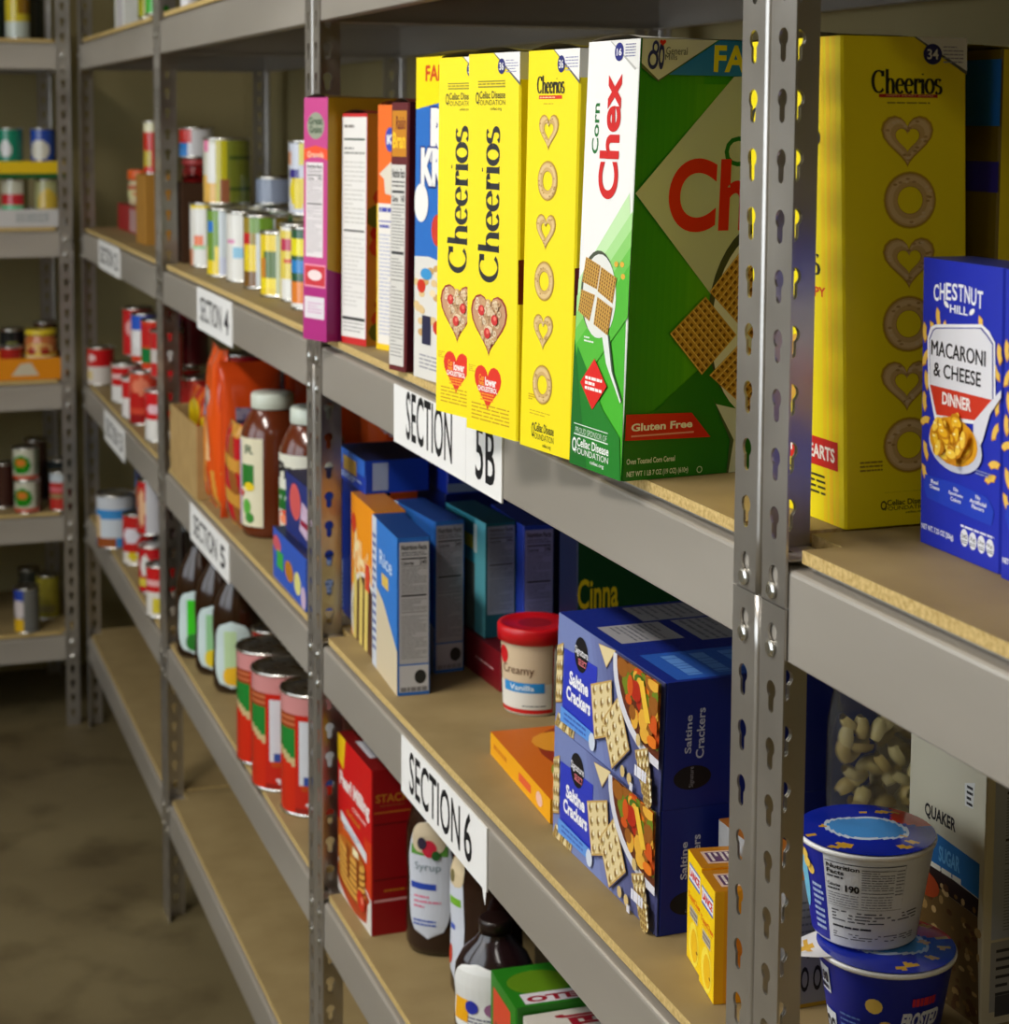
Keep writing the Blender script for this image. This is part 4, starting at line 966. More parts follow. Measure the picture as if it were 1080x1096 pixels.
# ------------------------------------------------------------------ lower near bay: cups, oatmeal, pasta
def cereal_cup(x, y, z, label, deco, turn, tab, side):
    t = empty('cereal_cup', (x, y, z), facing(x, y)+turn); tag(t, label, 'cup')
    r0, r1, h = .0365, .0475, .0735
    m = MB(); m.lathe([(r0-.002, 0, side), (r0, .002, side), (r1, h-.003, side)], 56, CARD, cap1=False)
    fn = lambda u, v, o: ((r0+(r1-r0)*v+o+.0003)*math.sin(2*PI*(u-.5)), -(r0+(r1-r0)*v+o+.0003)*math.cos(2*PI*(u-.5)), .002+(h-.005)*v)
    deco(Art(m, fn, CARD, step=.0004, curved=64, asp=3.6)); m.build('cup_body', t)
    m = MB(); m.lathe([(r1-.001, h-.004, WHT), (r1+.0018, h-.0035, WHT), (r1+.0022, h-.001, WHT), (r1+.001, h, WHT), (r1-.002, h-.001, WHT)], 56, PLAST, cap0=False, cap1=False); m.build('rim', t)
    m = MB(); R = random.Random(int(x*1e4)); fl = [(R.uniform(0, 6.28), R.uniform(.55, .92), R.uniform(.06, .12)) for _ in range(11)]
    def lid(u, v):
        q = v*(r1+.0012); a_ = 2*PI*u; return (q*math.sin(a_), -q*math.cos(a_), h+.0008+.0012*math.sin(3*a_)*v*v*(1-v)*4+.0015*(1-v))
    def lc(u, v):
        a_ = 2*PI*u; px, py = v*math.sin(a_), -v*math.cos(a_)
        for k, q, s in fl:
            if ((px-q*math.sin(k))/s)**2+((py+q*math.cos(k))/(s*.6))**2 < 1: return (206, 160, 50)
        if (px/.62)**2+((py+.0)/.45)**2 < 1: return (70, 140, 206) if (px/.56)**2+(py/.38)**2 < 1 else (190, 206, 222)
        if px > .35 and py > .3: return (196, 50, 30)
        return (20, 40, 160)
    m.grid(lid, 72, 26, lc, GLOSS, wrap=True)
    if tab is not None:
        a0 = tab
        m.grid(lambda u, v: ((r1+.001+v*.016)*math.sin(a0+(u-.5)*(.9-.5*v)), -(r1+.001+v*.016)*math.cos(a0+(u-.5)*(.9-.5*v)), h+.001+.002*math.sin(u*9)*v-.004*v), 12, 5, lambda u, v: (206, 160, 60) if (u-.5)**2+(v-.5)**2 < .05 else (214, 212, 210), CARD)
    m.build('foil_lid', t)
def cup1(a):
    a.rect(.28, .02, .395, .98, (24, 36, 150)); a.ell(.30, .6, .028, .34, (110, 190, 226), 20); a.rect(.395, .0, .72, 1, (216, 218, 222))
    for u, v in ((.325, .88), (.345, .74), (.335, .80)): a.ell(u, v, .015, .06, (240, 200, 90), 10)
    a.rows(.345, .1, .385, .62, 8, (170, 190, 226), .5)
    a.rect(.40, .44, .60, .93, (60, 60, 70)); a.rect(.4015, .447, .5985, .923, (216, 218, 222)); a.text('Nutrition', .405, .86, .487, .91, (16, 16, 20), bold=.03); a.text('Facts', .405, .80, .45, .85, (16, 16, 20), bold=.03)
    a.rows(.405, .75, .49, .79, 1, (60, 60, 70), .5); a.text('Calories', .405, .665, .44, .70, (16, 16, 20), bold=.03); a.rows(.405, .62, .445, .65, 1, (30, 30, 40), .6); a.text('190', .452, .62, .487, .70, (10, 10, 14), bold=.04)
    a.rows(.405, .46, .485, .6, 5, (110, 110, 120), .3); a.rows(.492, .66, .57, .90, 9, (90, 90, 100), .35); a.rect(.492, .885, .572, .892, (40, 40, 50)); a.rect(.492, .63, .572, .638, (40, 40, 50)); a.rows(.492, .46, .57, .61, 5, (110, 110, 120), .3)
    a.rows(.575, .6, .596, .9, 8, (110, 110, 120), .35); a.rows(.41, .27, .66, .41, 4, (70, 70, 80), .4); a.rows(.41, .2, .52, .235, 1, (30, 30, 40), .6); a.rows(.41, .08, .66, .16, 3, (90, 90, 100), .4)
def cup2(a):
    a.rect(.3, .62, .345, .9, (216, 220, 226)); a.text('190', .305, .72, .34, .84, (20, 30, 60), bold=.03); a.rows(.305, .65, .34, .7, 1, (20, 30, 60), .8); a.rect(.3, .08, .355, .42, (216, 220, 226))
    for u in (.313, .34): a.ring(u, .25, .012, .1, .4, (20, 20, 30), n=9)
    a.rows(.375, .2, .45, .5, 5, (90, 120, 190), .35); a.rect(.375, .08, .42, .12, (206, 214, 226))
    for u, v in ((.475, .66), (.505, .42), (.468, .12), (.49, .3)): a.ell(u, v, .022, .085, (226, 190, 90), 12)
    a.text('FROSTED', .545, .42, .66, .60, (214, 220, 236), bold=.05, slant=.06); a.text('FLAKES', .55, .20, .65, .38, (214, 220, 236), bold=.05, slant=.06); a.rows(.57, .66, .64, .76, 1, (200, 40, 60), .9)
cereal_cup(.1246, .0357, L3, 'dark blue frosted flakes cup standing on the board, under the other', cup2, 0.0, -1.3, (22, 36, 150))
cereal_cup(.1190, .0560, L3+.0760, 'white cereal cup with 190 calories panel, stacked on the blue one', cup1, 0.0, None, (220, 221, 226))

def qk_face(a):
    a.rect(0, 0, 1, 1, (206, 200, 176)); a.text('QUAKER', 0.215, 0.674, 0.631, 0.735, (26, 24, 26), bold=.03)
    a.poly([(-0.457, 0.651), (0.949, 0.619), (0.951, 0.487), (-0.446, 0.529)], (36, 110, 176)); a.text('SUGAR', 0.420, 0.536, 0.700, 0.598, (110, 180, 226), bold=.03); a.poly([(-0.445, 0.521), (0.951, 0.484), (0.946, 0.414), (-0.438, 0.441)], (40, 22, 18)); a.rows(0.258, 0.491, 0.731, 0.524, 1, (226, 220, 200), .6)
    a.poly([(0, 0), (-0.438, 0.441), (0.946, 0.414), (1, 0)], (96, 74, 40))
    R = random.Random(9)
    for k in range(90):
        u, v = R.uniform(.02, .98), R.uniform(.01, .45)
        a.ell(u, v, R.uniform(.02, .05), R.uniform(.008, .02), R.choice([(150, 120, 70), (120, 90, 44), (176, 146, 96), (80, 50, 24)]), 7)
    a.ell(.25, .42, .2, .05, (150, 60, 24), 14)
    a.poly([(0.731, 0.893), (0.861, 0.914), (0.847, 0.812), (0.740, 0.808)], (220, 220, 214)); a.rows(0.763, 0.812, 0.839, 0.896, 4, (40, 40, 44), .5)
def qk_right(a): a.facts(.05, .33, .95, 1, (170, 178, 196), num='160'); a.rect(.05, .05, .95, .32, (160, 160, 160)); a.rows(.08, .1, .9, .3, 6, (60, 60, 64), .35); a.rect(.08, .03, .3, .11, (70, 70, 76)); a.ell(.45, .07, .09, .045, (20, 20, 24), 14)
carton('oatmeal_box', (.1986, .1260), (.2022, .0322), L3, .16, .195, 0, 'cream and blue oatmeal box behind the cereal cups at the right edge', 'box', None, dict(all=(206, 200, 176), top=(170, 166, 150)), qk_face, qk_right, flaps=False)

def bag(name, x, y, z, w, h, t, rz, label, cat, colfn, mat=GLOSS, skirt=.02, seed=1, lean=0.0, group=None, nu=44, nv=52, crumple=.006):
    R = random.Random(seed); K = [(R.uniform(4, 16), R.uniform(4, 14), R.uniform(0, 6), R.uniform(.3, 1)) for _ in range(7)]
    def thick(u, v):
        e = (4*u*(1-u))**.45*(4*v*(1-v))**.35; s = min(1, v/.08)*min(1, (1-v)/.1)
        return t/2*e*s+.0008
    def crump(u, v): return sum(a*math.sin(p*u+q*v*1.3+r) for p, q, r, a in K)/7*crumple
    mb = MB()
    def side(sg):
        def f(u, v):
            s = (.93+.07*abs(2*v-1)**2)
            return ((u-.5)*w*s, sg*(thick(u, v))+crump(u*1.0, v)*(4*u*(1-u))**.5+lean*v, v*h*(1-.02*math.sin(PI*u)))
        return f
    mb.grid(side(-1), nu, nv, lambda u, v: colfn(u, v, 0), mat); mb.grid(side(1), nu, nv, lambda u, v: colfn(1-u, v, 1), mat, flip=True)
    o = mb.build(name, loc=(x, y, z), rz=rz); tag(o, label, cat, group); return o
# clear bag of shell pasta
def pasta():
    x, y = .262, .205; t = empty('pasta_bag', (x, y, L3), math.radians(-8)); tag(t, 'clear bag of pasta shells standing behind the stacked cereal cups', 'bag')
    R = random.Random(6); K = MB()
    def film(u, v, sg): e = (4*u*(1-u))**.5*min(1, v/.05)**.5*min(1, (1-v)/.25); return ((u-.5)*.17*(1-.5*max(0, v-.8)), sg*(.034*e+.002), v*.213+.0025+.002*math.sin(9*u))
    K.grid(lambda u, v: film(u, v, -1), 24, 24, (220, 220, 225), CLEAR); K.grid(lambda u, v: film(u, v, 1), 24, 24, (220, 220, 225), CLEAR, flip=True); K.build('film', t)
    m = MB()
    for k in range(190):
        px, pz = R.uniform(-.068, .068), R.uniform(.01, .178); py = R.uniform(-.022, .022)*(1-abs(px)/.08); an = R.uniform(0, PI); s = .0125
        c, d = math.cos(an), math.sin(an)
        def sh(u, v):
            a_ = (u-.5)*3.6; l = (v-.5)*1.9; rr = .55*math.cos(l)+.05
            X, Y, Z = s*l*.75, s*rr*math.sin(a_), s*rr*math.cos(a_)
            return (px+X*c-Z*d, py+Y, pz+X*d+Z*c)
        m.grid(sh, 8, 6, R.choice([(206, 184, 112), (196, 170, 96), (216, 198, 134)]), CARD)
    m.build('shells', t)['kind'] = 'stuff'
    m = MB(); m.grid(lambda u, v: tuple(a+b for a, b in zip(film(.46+.42*u, .06+.78*v, -1), (0, -.0016, 0))), 10, 12, (196, 190, 182), CARD)
    fn = lambda u, v, o: tuple(a+b for a, b in zip(film(.46+.42*u, .06+.78*v, -1), (0, -.0018-o, 0)))
    a = Art(m, fn, CARD, step=.0003); a.text('SHELLS', .2, .05, .75, .98, (150, 50, 30), rot=90, bold=.03); m.build('paper_label', t)
pasta()
def gr(a):
    a.rows(.1, .45, .9, .85, 7, (110, 112, 116), .3)
    for u in (.3, .65): a.ring(u, .22, .12, .1, .35, (30, 30, 34), n=12)
    a.rows(.35, .38, .75, .42, 1, (60, 60, 60), .8); a.rect(0, 0, 1, .03, (190, 150, 40))
carton('food_carton', (.0880, .2300), (.0880, .1010), L3, .03, .098, 0, 'small grey carton with recycling marks, seen between the post and the cups', 'box', None, dict(all=(150, 152, 154), top=(150, 90, 30)), None, gr, flaps=False)
# clear hinged tray in front of the cups
def tray():
    t = empty('clear_tray', (.105, -.068, L3), .2); tag(t, 'clear plastic tray lid at the bottom right corner, before the cups', 'tray')
    m = MB()
    def dome(u, v): a_ = 2*PI*u; p = 4; k = (abs(math.cos(a_))**p+abs(math.sin(a_))**p)**(-1/p); s = 1-v**3*.35 if v < 1 else .6; return (.055*k*math.cos(a_)*(1-.9*max(0, v-.6)/.4), .05*k*math.sin(a_)*(1-.9*max(0, v-.6)/.4), .036*min(1, v/.6))
    m.grid(dome, 40, 12, (200, 205, 210), CLEAR, wrap=True); m.build('dome', t)
    m = MB(); m.grid(lambda u, v: tuple((dome(u, 0)[0]*(1+.1*v), dome(u, 0)[1]*(1+.1*v), .0015)), 40, 2, (200, 205, 210), CLEAR, wrap=True); m.build('flange', t)
tray()
# ------------------------------------------------------------------ second unit of the row: cans on the SECTION 4 shelf
W3 = (226, 226, 220); YE = (232, 206, 40); GN = (110, 150, 50); RD = (196, 28, 32); BR = (120, 84, 36); OR = (232, 120, 40); BL = (60, 140, 206)
CV = 'food cans on the SECTION 4 shelf'
def cans(rows, z, group=None):
    for x, y, r, h, c, pt, lb, tn in rows: can(x, y, z, r, h, c, pt, lb, group, tn, nu=56, nv=18)
cans([
 (0.0745, 2.3174, .036, .118, W3, (('e', .40, .42, .05, .10, (232, 110, 40)), (.0, 0, .34, .3, (206, 130, 90)), (.3, .92, .5, 1, YE), (.34, .28, .46, .33, (150, 206, 150))), 'white food can with an orange spot, leftmost in the front row of cans', 0),
 (0.0667, 2.1089, .036, .118, GN, ((.25, 0, .42, .45, YE), (.30, .2, .40, .5, GN), (.30, .66, .38, .82, (40, 120, 210)), (.42, 0, .54, 1, (206, 216, 222)), (.54, .3, .7, .8, (60, 60, 40)), (.42, 0, .72, .3, (200, 206, 226))), 'green and yellow vegetable can with a pale stripe, second in the front row', 0),
 (0.0777, 1.9908, .036, .118, W3, (('e', .52, .2, .05, .09, YE), (.38, .35, .52, .5, (130, 190, 220)), (.5, .8, .6, .9, YE), (.3, .55, .40, .62, (226, 150, 190))), 'white vegetable can with a pale blue band, third in the front row', 0),
 (0.0803, 1.8654, .036, .118, (150, 130, 40), ((.27, .5, .38, .75, RD), (.3, .2, .43, .6, YE), (.43, 0, .57, 1, (206, 216, 222)), (.25, 0, .43, .2, BR), (.38, .8, .56, 1, GN)), 'brown and yellow vegetable can with a white stripe, fourth in the front row', 0),
 (0.0764, 1.7195, .036, .100, YE, ((.3, .1, .46, .3, (240, 220, 30)), (.34, .3, .44, .7, (80, 110, 40)), (.44, 0, .54, 1, (206, 220, 200)), (.54, .1, .6, .9, (60, 120, 130)), (.3, .3, .35, .6, (206, 130, 50))), 'short bright yellow can with green picture, fifth in the front row', 0),
 (0.0891, 1.6399, .036, .116, (226, 206, 90), ((.3, .68, .6, .86, (190, 60, 90)), (.3, .0, .6, .25, W3), (.34, .52, .5, .58, (206, 80, 30)), (.3, .92, .6, 1, W3)), 'cream can with a pink band in the front row, near the magenta box', 0),
 (0.0774, 1.5160, .036, .118, (40, 90, 60), ((.25, .68, .7, .9, (232, 222, 30)), (.25, .45, .7, .62, (40, 130, 200)), (.25, .05, .7, .36, (226, 130, 50)), (.25, 0, .7, .08, W3)), 'green, blue and orange fruit can in the front row, right beside the magenta box', 0)], L2, CV)
cans([
 (0.1589, 2.1026, .036, .116, (120, 160, 90), ((.3, .55, .42, .8, (60, 150, 210)), (.42, 0, .56, 1, (200, 210, 200)), (.56, .3, .7, .9, (60, 120, 90))), 'pale green can just behind the short yellow can', 0),
 (.1600, 1.86, .036, .118, (190, 180, 140), ((.3, .2, .6, .6, GN),), 'pale can in the second row behind the front cans, toward the middle', 0),
 (.1600, 1.70, .036, .118, (170, 160, 130), ((.3, .2, .6, .6, YE),), 'tan can in the second row, behind the magenta box end', 0),
 (.1600, 2.21, .036, .118, (190, 186, 160), ((.3, .2, .6, .6, BR),), 'pale can in the second row, carrying the tall green and yellow can', 0),
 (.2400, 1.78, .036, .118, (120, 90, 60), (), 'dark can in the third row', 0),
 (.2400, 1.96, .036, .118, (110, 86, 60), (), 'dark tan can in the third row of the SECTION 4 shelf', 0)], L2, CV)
# tall can and others of the upper tier
can(.0900, 2.2300, L2+.1188, .0420, .118, (206, 206, 190), (('e', .37, .28, .05, .13, (206, 120, 20)), (.25, .0, .42, .45, (226, 180, 90)), (.34, .3, .44, .95, W3), (.42, .0, .50, 1, (190, 180, 30)), (.50, .0, .80, 1, (120, 128, 40)), (.52, .85, .76, .90, (70, 90, 30)), (.52, .70, .76, .74, (70, 90, 30)), (.52, .2, .76, .24, (70, 90, 30)), (.46, 0, .52, .35, (150, 90, 60)), (.3, .8, .36, 1, (226, 130, 170))), 'tall green and yellow can stacked on the front cans of the SECTION 4 shelf', CV, nu=64)
can(.1450, 1.8200, L2+.1188, .0360, .118, (200, 206, 220), (('e', .4, .3, .1, .22, (226, 206, 40)), (.3, .5, .4, .6, (50, 40, 130)), (.4, .7, .6, 1, (216, 206, 60)), (.25, .7, .33, .9, (220, 150, 110))), 'white, blue and yellow can on the upper tier beside the magenta box', CV, nu=64)
can(.1700, 2.1900, L2+.1188, .0360, .05, (130, 140, 160), (), 'low silver can on the upper tier, right of the tall green and yellow can', CV, lid=True)
can(.2080, 2.0900, L2+.1188, .0360, .075, (70, 20, 20), (), 'short dark red can on the upper tier, right of the low silver can', CV)
can(.0740, 2.4450, L2+.1965, .0330, .058, (210, 210, 214), ((.25, .5, .45, 1, (206, 50, 40)), (.25, .0, .42, .5, (60, 140, 220))), 'short red, white and blue can on top of the brown carton', CV)
#
carton('cardboard_box', (.0400, 2.5200), (.0400, 2.4100), L2, .08, .150, 0, 'dark brown cardboard carton at the far end of the SECTION 4 shelf', 'box', None, (64, 40, 22), None, None, flaps=False, mat=MATTE)
def jar(x, y, z, r, h, col, lidc, lab, label, name='sauce_jar', cap=.022, neck=.62, turn=0.0, group=None, shoulder=.72):
    t = empty(name, (x, y, z), facing(x, y)+turn); tag(t, label, 'jar', group)
    m = MB(); P = [(r*.9, 0), (r*.98, .004), (r, .012), (r, h*shoulder*.45), (r, h*shoulder), (r*.93, h*(shoulder+.05)), (r*.8, h*(shoulder+.11)), (r*neck, h*(shoulder+.17)), (r*neck*.97, h-cap)]
    m.lathe([(a, b, col) for a, b in P], 48, GLOSS)
    if lab:
        fn = lambda u, v, o: ((r+.0004+o)*math.sin(2*PI*(u-.5)), -(r+.0004+o)*math.cos(2*PI*(u-.5)), .018+(h*shoulder-.022)*v)
        lab(Art(m, fn, CARD, step=.0005, curved=60, asp=2*PI*r/(h*shoulder)))
    m.build('jar_body', t)
    m = MB(); q = r*neck+.002; m.lathe([(q, h-cap, lidc), (q+.001, h-cap+.002, lidc), (q+.001, h-.003, lidc), (q-.001, h, lidc), (q*.6, h-.0005, lidc)], 40, PLAST); m.build('lid', t)
jar(.0740, 2.4450, L2+.1505, .028, .045, (120, 20, 20), (170, 60, 60), None, 'small red jar on the brown carton, behind the post', cap=.012, neck=.9, shoulder=.5)

# SECTION 5 shelf

def tray_box(name, x0, x1, y0, y1, z, h, col, label, mat=CARDBOARD, front=None, cat='box', colf=None, loc=None, rz=0, t=.003):
    m = MB(); w_, d_ = x1-x0, y1-y0
    m.box(0, w_, 0, d_, 0, t, col, mat); m.box(0, t, 0, d_, t, h, col, mat); m.box(w_-t, w_, 0, d_, t, h, col, mat); m.box(t, w_-t, 0, t, t, h, colf or col, mat); m.box(t, w_-t, d_-t, d_, t, h, col, mat)
    if front: front(Art(m, lambda u, v, q: (u*w_, -q, v*h), mat if mat != CARDBOARD else CARD, asp=w_/h))
    o = m.build(name, loc=(x0, y0, z)); tag(o, label, cat); return o
tray_box('cardboard_box', .0030, .0950, 2.0750, 2.3500, L3, .128, (172, 142, 92), 'open brown cardboard box holding the yellow and red packets, above the SECTION 5 sign')
def cy(u, v, s):
    if ((u-.45)/.3)**2+((v-.72)/.16)**2 < 1: return (206, 176, 20)
    if ((u-.6)/.25)**2+((v-.4)/.2)**2 < 1: return (222, 36, 20)
    if ((u-.25)/.2)**2+((v-.5)/.2)**2 < 1: return (206, 60, 24)
    return (196, 90, 30) if math.sin(17*u+9*v) > 0 else (170, 40, 24)
bag('snack_packet', .048, 2.250, L3+.01, .11, .165, .04, math.radians(-80), 'yellow and red packet poking out of the brown box, nearer the post', 'packet', cy, seed=3)
bag('snack_packet', .050, 2.150, L3+.01, .11, .150, .04, math.radians(-75), 'red and yellow packet poking out of the brown box, beside the orange bags', 'packet', lambda u, v, s: cy(1-u, v*.9+.1, s), seed=9)
def ob(u, v, s):
    if s == 0:
        if ((u-.45)/.2)**2+((v-.70)/.07)**2 < 1: return (40, 36, 40) if math.sin(40*u)+math.sin(50*v) > .3 else (190, 180, 176)
        if ((u-.3)/.16)**2+((v-.62)/.05)**2 < 1: return (150, 150, 196)
        if abs(u-.52-.1*math.sin(6*v)) < .06 and .3 < v < .62: return (236, 196, 140)
        if ((u-.35)/.25)**2+((v-.35)/.2)**2 < 1: return (236, 140, 50)
        if v < .25 and math.sin(23*u+11*v) > .2: return (216, 150, 60)
    return (226, 84, 22) if math.sin(7*u+5*v) > -.4 else (204, 66, 18)
def obk(u, v, s):
    if s == 0 and .2 < u < .85 and .25 < v < .72:
        if abs(v-.62) < .02 or abs(v-.5) < .012: return (70, 60, 90)
        return (150, 140, 160) if math.sin(60*v)*math.sin(31*u) > -.3 else (120, 112, 140)
    return (214, 74, 24)
bag('chip_bag', .026, 2.012, L3, .115, .275, .045, math.radians(-88), 'orange snack bag with a dark logo, standing against the brown box', 'bag', ob, seed=11, lean=.008)
bag('chip_bag', .066, 1.926, L3, .105, .262, .034, math.radians(4), 'orange snack bag showing its silver nutrition panel, behind the capped jars', 'bag', obk, seed=21, lean=.0)
bag('chip_bag', .2300, 2.0000, L3, .19, .265, .07, math.radians(4), 'plain orange bag behind the nearer sauce jar lids, high at the back', 'bag', lambda u, v, s: (206, 72, 18), seed=5)
def ob3(u, v, s):
    if s == 0 and ((u-.28)/.16)**2+((v-.78)/.07)**2 < 1: return (206, 196, 206) if ((u-.28)/.09)**2+((v-.78)/.04)**2 > 1 else (50, 50, 120)
    return (226, 90, 34) if math.sin(9*u-6*v) > -.5 else (190, 60, 20)
bag('chip_bag', .265, 1.640, L3, .19, .250, .07, math.radians(2), 'orange bag with a pale round badge behind the sauce jar next to the post', 'bag', ob3, seed=15)
def rp(u, v, s):
    if math.sin(19*v+3*u) > .4: return (206, 150, 60)
    return (190, 30, 40) if math.sin(11*u+4*v) > -.3 else (150, 90, 40)
bag('snack_packet', .030, 1.862, L3, .07, .17, .035, math.radians(-86), 'narrow red and gold packet beside the larger sauce jar', 'packet', rp, seed=31)
def jl1(a):
    a.rect(.26, .0, .45, 1, (226, 220, 190)); a.rect(.20, .0, .30, .96, (190, 176, 206)); a.rect(.19, .0, .215, .9, (206, 60, 90)); a.rect(.31, .44, .40, .70, (40, 120, 40)); a.ell(.37, .45, .035, .05, (236, 206, 30), 12)
    a.ell(.31, .37, .02, .04, (206, 50, 30), 10); a.ell(.35, .22, .03, .09, (90, 170, 60), 12); a.ell(.37, .1, .03, .06, (60, 140, 50), 12); a.text('R', .34, .82, .40, .92, (60, 90, 60), bold=.02)
jar(.0730, 1.7900, L3, .0500, .225, (98, 42, 20), (206, 214, 200), jl1, 'big dark red sauce jar with white lid and narrow cream label', cap=.024)
def jl2(a):
    a.rect(.26, .0, .80, 1, (222, 222, 206)); a.text('Prego', .27, .68, .60, .92, (30, 30, 34), bold=.05); a.rect(.26, .40, .8, .62, (30, 104, 40)); a.rows(.3, .50, .6, .56, 1, (206, 226, 206), .7)
    a.ell(.36, .28, .1, .12, (220, 70, 40), 18); a.ell(.34, .30, .04, .05, (240, 140, 100), 12); a.ell(.40, .36, .05, .02, (60, 120, 40), 10)
jar(.0980, 1.6260, L3, .0500, .225, (98, 42, 20), (206, 216, 204), jl2, 'big dark red sauce jar with broad green and cream label, next to the post', cap=.024)
def bx(a):
    a.rect(0, 0, 1, 1, (50, 90, 190)); a.ell(.12, .72, .13, .16, (206, 90, 100), 14); a.rect(.12, .28, .32, .62, (60, 170, 70)); a.ell(.5, .42, .13, .2, (190, 120, 30), 14); a.ell(.75, .36, .1, .22, (220, 214, 130), 14); a.ell(.92, .2, .07, .22, (206, 180, 206), 12)
def bxt(a): a.rect(.1, .1, .5, .6, (70, 60, 90)); a.rect(.55, .2, .9, .8, (40, 80, 90)); a.rows(.55, .25, .9, .75, 3, (80, 170, 140), .5)
def bxr(a): a.rect(.1, .05, .9, .95, (150, 170, 206)); a.rows(.15, .1, .85, .9, 9, (60, 80, 120), .4)
carton('frozen_meal_box', (.0120, 1.5150), (.0090, 1.3020), L3, .12, .072, 0, 'blue box with pictures lying at the front edge, beside the post', 'box', None, dict(all=(50, 90, 190), top=(20, 30, 70)), bx, bxr, bxt, flaps=False)
def by(a): a.rect(0, 0, 1, 1, (36, 50, 120)); a.ell(.35, .6, .2, .3, (214, 90, 90), 14); a.poly([(.5, .2), (.9, .1), (.95, .6), (.6, .7)], (206, 180, 206)); a.rect(.55, .3, .85, .4, (150, 20, 60))
carton('frozen_meal_box', (.0250, 1.4900), (.0230, 1.3150), L3+.0725, .10, .085, 0, 'blue and pink box standing on top of the flat blue box beside the post', 'box', None, dict(all=(36, 60, 150), top=(20, 26, 60)), by, None, None, flaps=False)
# red cans at the far end of this shelf, in two tiers
rc = 'red-labelled cans at the far end of the SECTION 5 shelf'
RP = ((.25, .0, .8, .3, (214, 208, 206)), ('e', .47, .62, .09, .22, (220, 150, 150)))
can(.1400, 2.3300, L3, .036, .11, (150, 24, 34), RP, 'dark red can standing on the board behind the brown box', rc)
can(.1400, 2.3300, L3+.1105, .036, .11, (160, 22, 36), RP, 'red and white can on the second tier, nearest to the orange bags', rc)
can(.2180, 2.3600, L3, .036, .11, (140, 24, 34), RP, 'dark red can standing on the board in the row behind', rc)
can(.2180, 2.3600, L3+.1105, .036, .11, (120, 20, 30), (), 'dark red can on the second tier, behind the red and white one', rc)
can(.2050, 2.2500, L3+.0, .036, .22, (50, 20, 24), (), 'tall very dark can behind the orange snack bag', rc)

# bottles and large cans on the shelf below SECTION 5
def bl(c1, c2):
    def f(a): grid_shape(a, .42, .36, .34, .42, (206, 226, 226)); a.rect(.30, .1, .50, .66, c1); grid_shape(a, .5, .1, .22, .12, c2); a.ell(.62, .45, .08, .14, (170, 190, 180), 12)
    return f
DK = (44, 24, 12)
def juice(x, y, c1, c2, label, h=.235, r=1.0, turn=-.1): syrup(x, y, L4, r, label, bl(c1, c2), turn, DK, h)
juice(0.0466, 2.2986, (60, 206, 30), (40, 130, 40), 'dark bottle with bright green label, farthest of the three in a row')
juice(0.0609, 2.1846, (150, 206, 150), (236, 210, 40), 'dark bottle with pale green and yellow label, second of the three')
juice(0.0710, 2.0674, (190, 220, 170), (240, 190, 40), 'dark bottle with white and orange label, nearest of the three to the red cans')
can(.1000, 1.9150, L4, .036, .15, (150, 30, 24), (('e', .36, .62, .06, .12, (236, 120, 40)), (.28, .3, .42, .5, (120, 180, 80)), ('e', .38, .18, .06, .12, (226, 60, 50))), 'slim red food can between the dark bottles and the large red cans', None)
def big(x, y, label, tn=0.0):
    R2 = (196, 34, 22)
    def base(u, v):
        if v > .86: return (206, 140, 140)
        if .25 < u < .395:
            if v > .72: return (150, 60, 26) if int(v*60) % 3 else (196, 110, 70)
            if v > .46+(.4-u)*.9: return (30, 130, 50)
            if v > .39+(.4-u)*.9: return (200, 180, 130)
            return (206, 40, 18)
        if .42 < u < .60 and .24 < v < .80: return (214, 218, 226) if not (.44 < u < .56 and .26 < v < .33) else (50, 80, 160)
        if .6 < u < .75 and v > .3: return (206, 140, 140)
        if v < .06: return (150, 26, 20)
        if ((u-.36)/.03)**2+((v-.07)/.035)**2 < 1 or ((u-.50)/.05)**2+((v-.08)/.03)**2 < 1: return (230, 226, 230)
        return R2 if math.sin(31*u)*math.sin(19*v) > -.5 else (190, 70, 24)
    can(x, y, L4, .054, .178, base, (), label, 'large red cans next to the post', tn, name='large_food_can', nu=96, nv=40)
big(.0520, 1.7170, 'large red food can with green label patch, farthest of the three big ones')
big(0.0511, 1.6004, 'large red food can with white panel, middle of the three big ones')
big(.0700, 1.4880, 'large red food can with broad white panel, right beside the post')

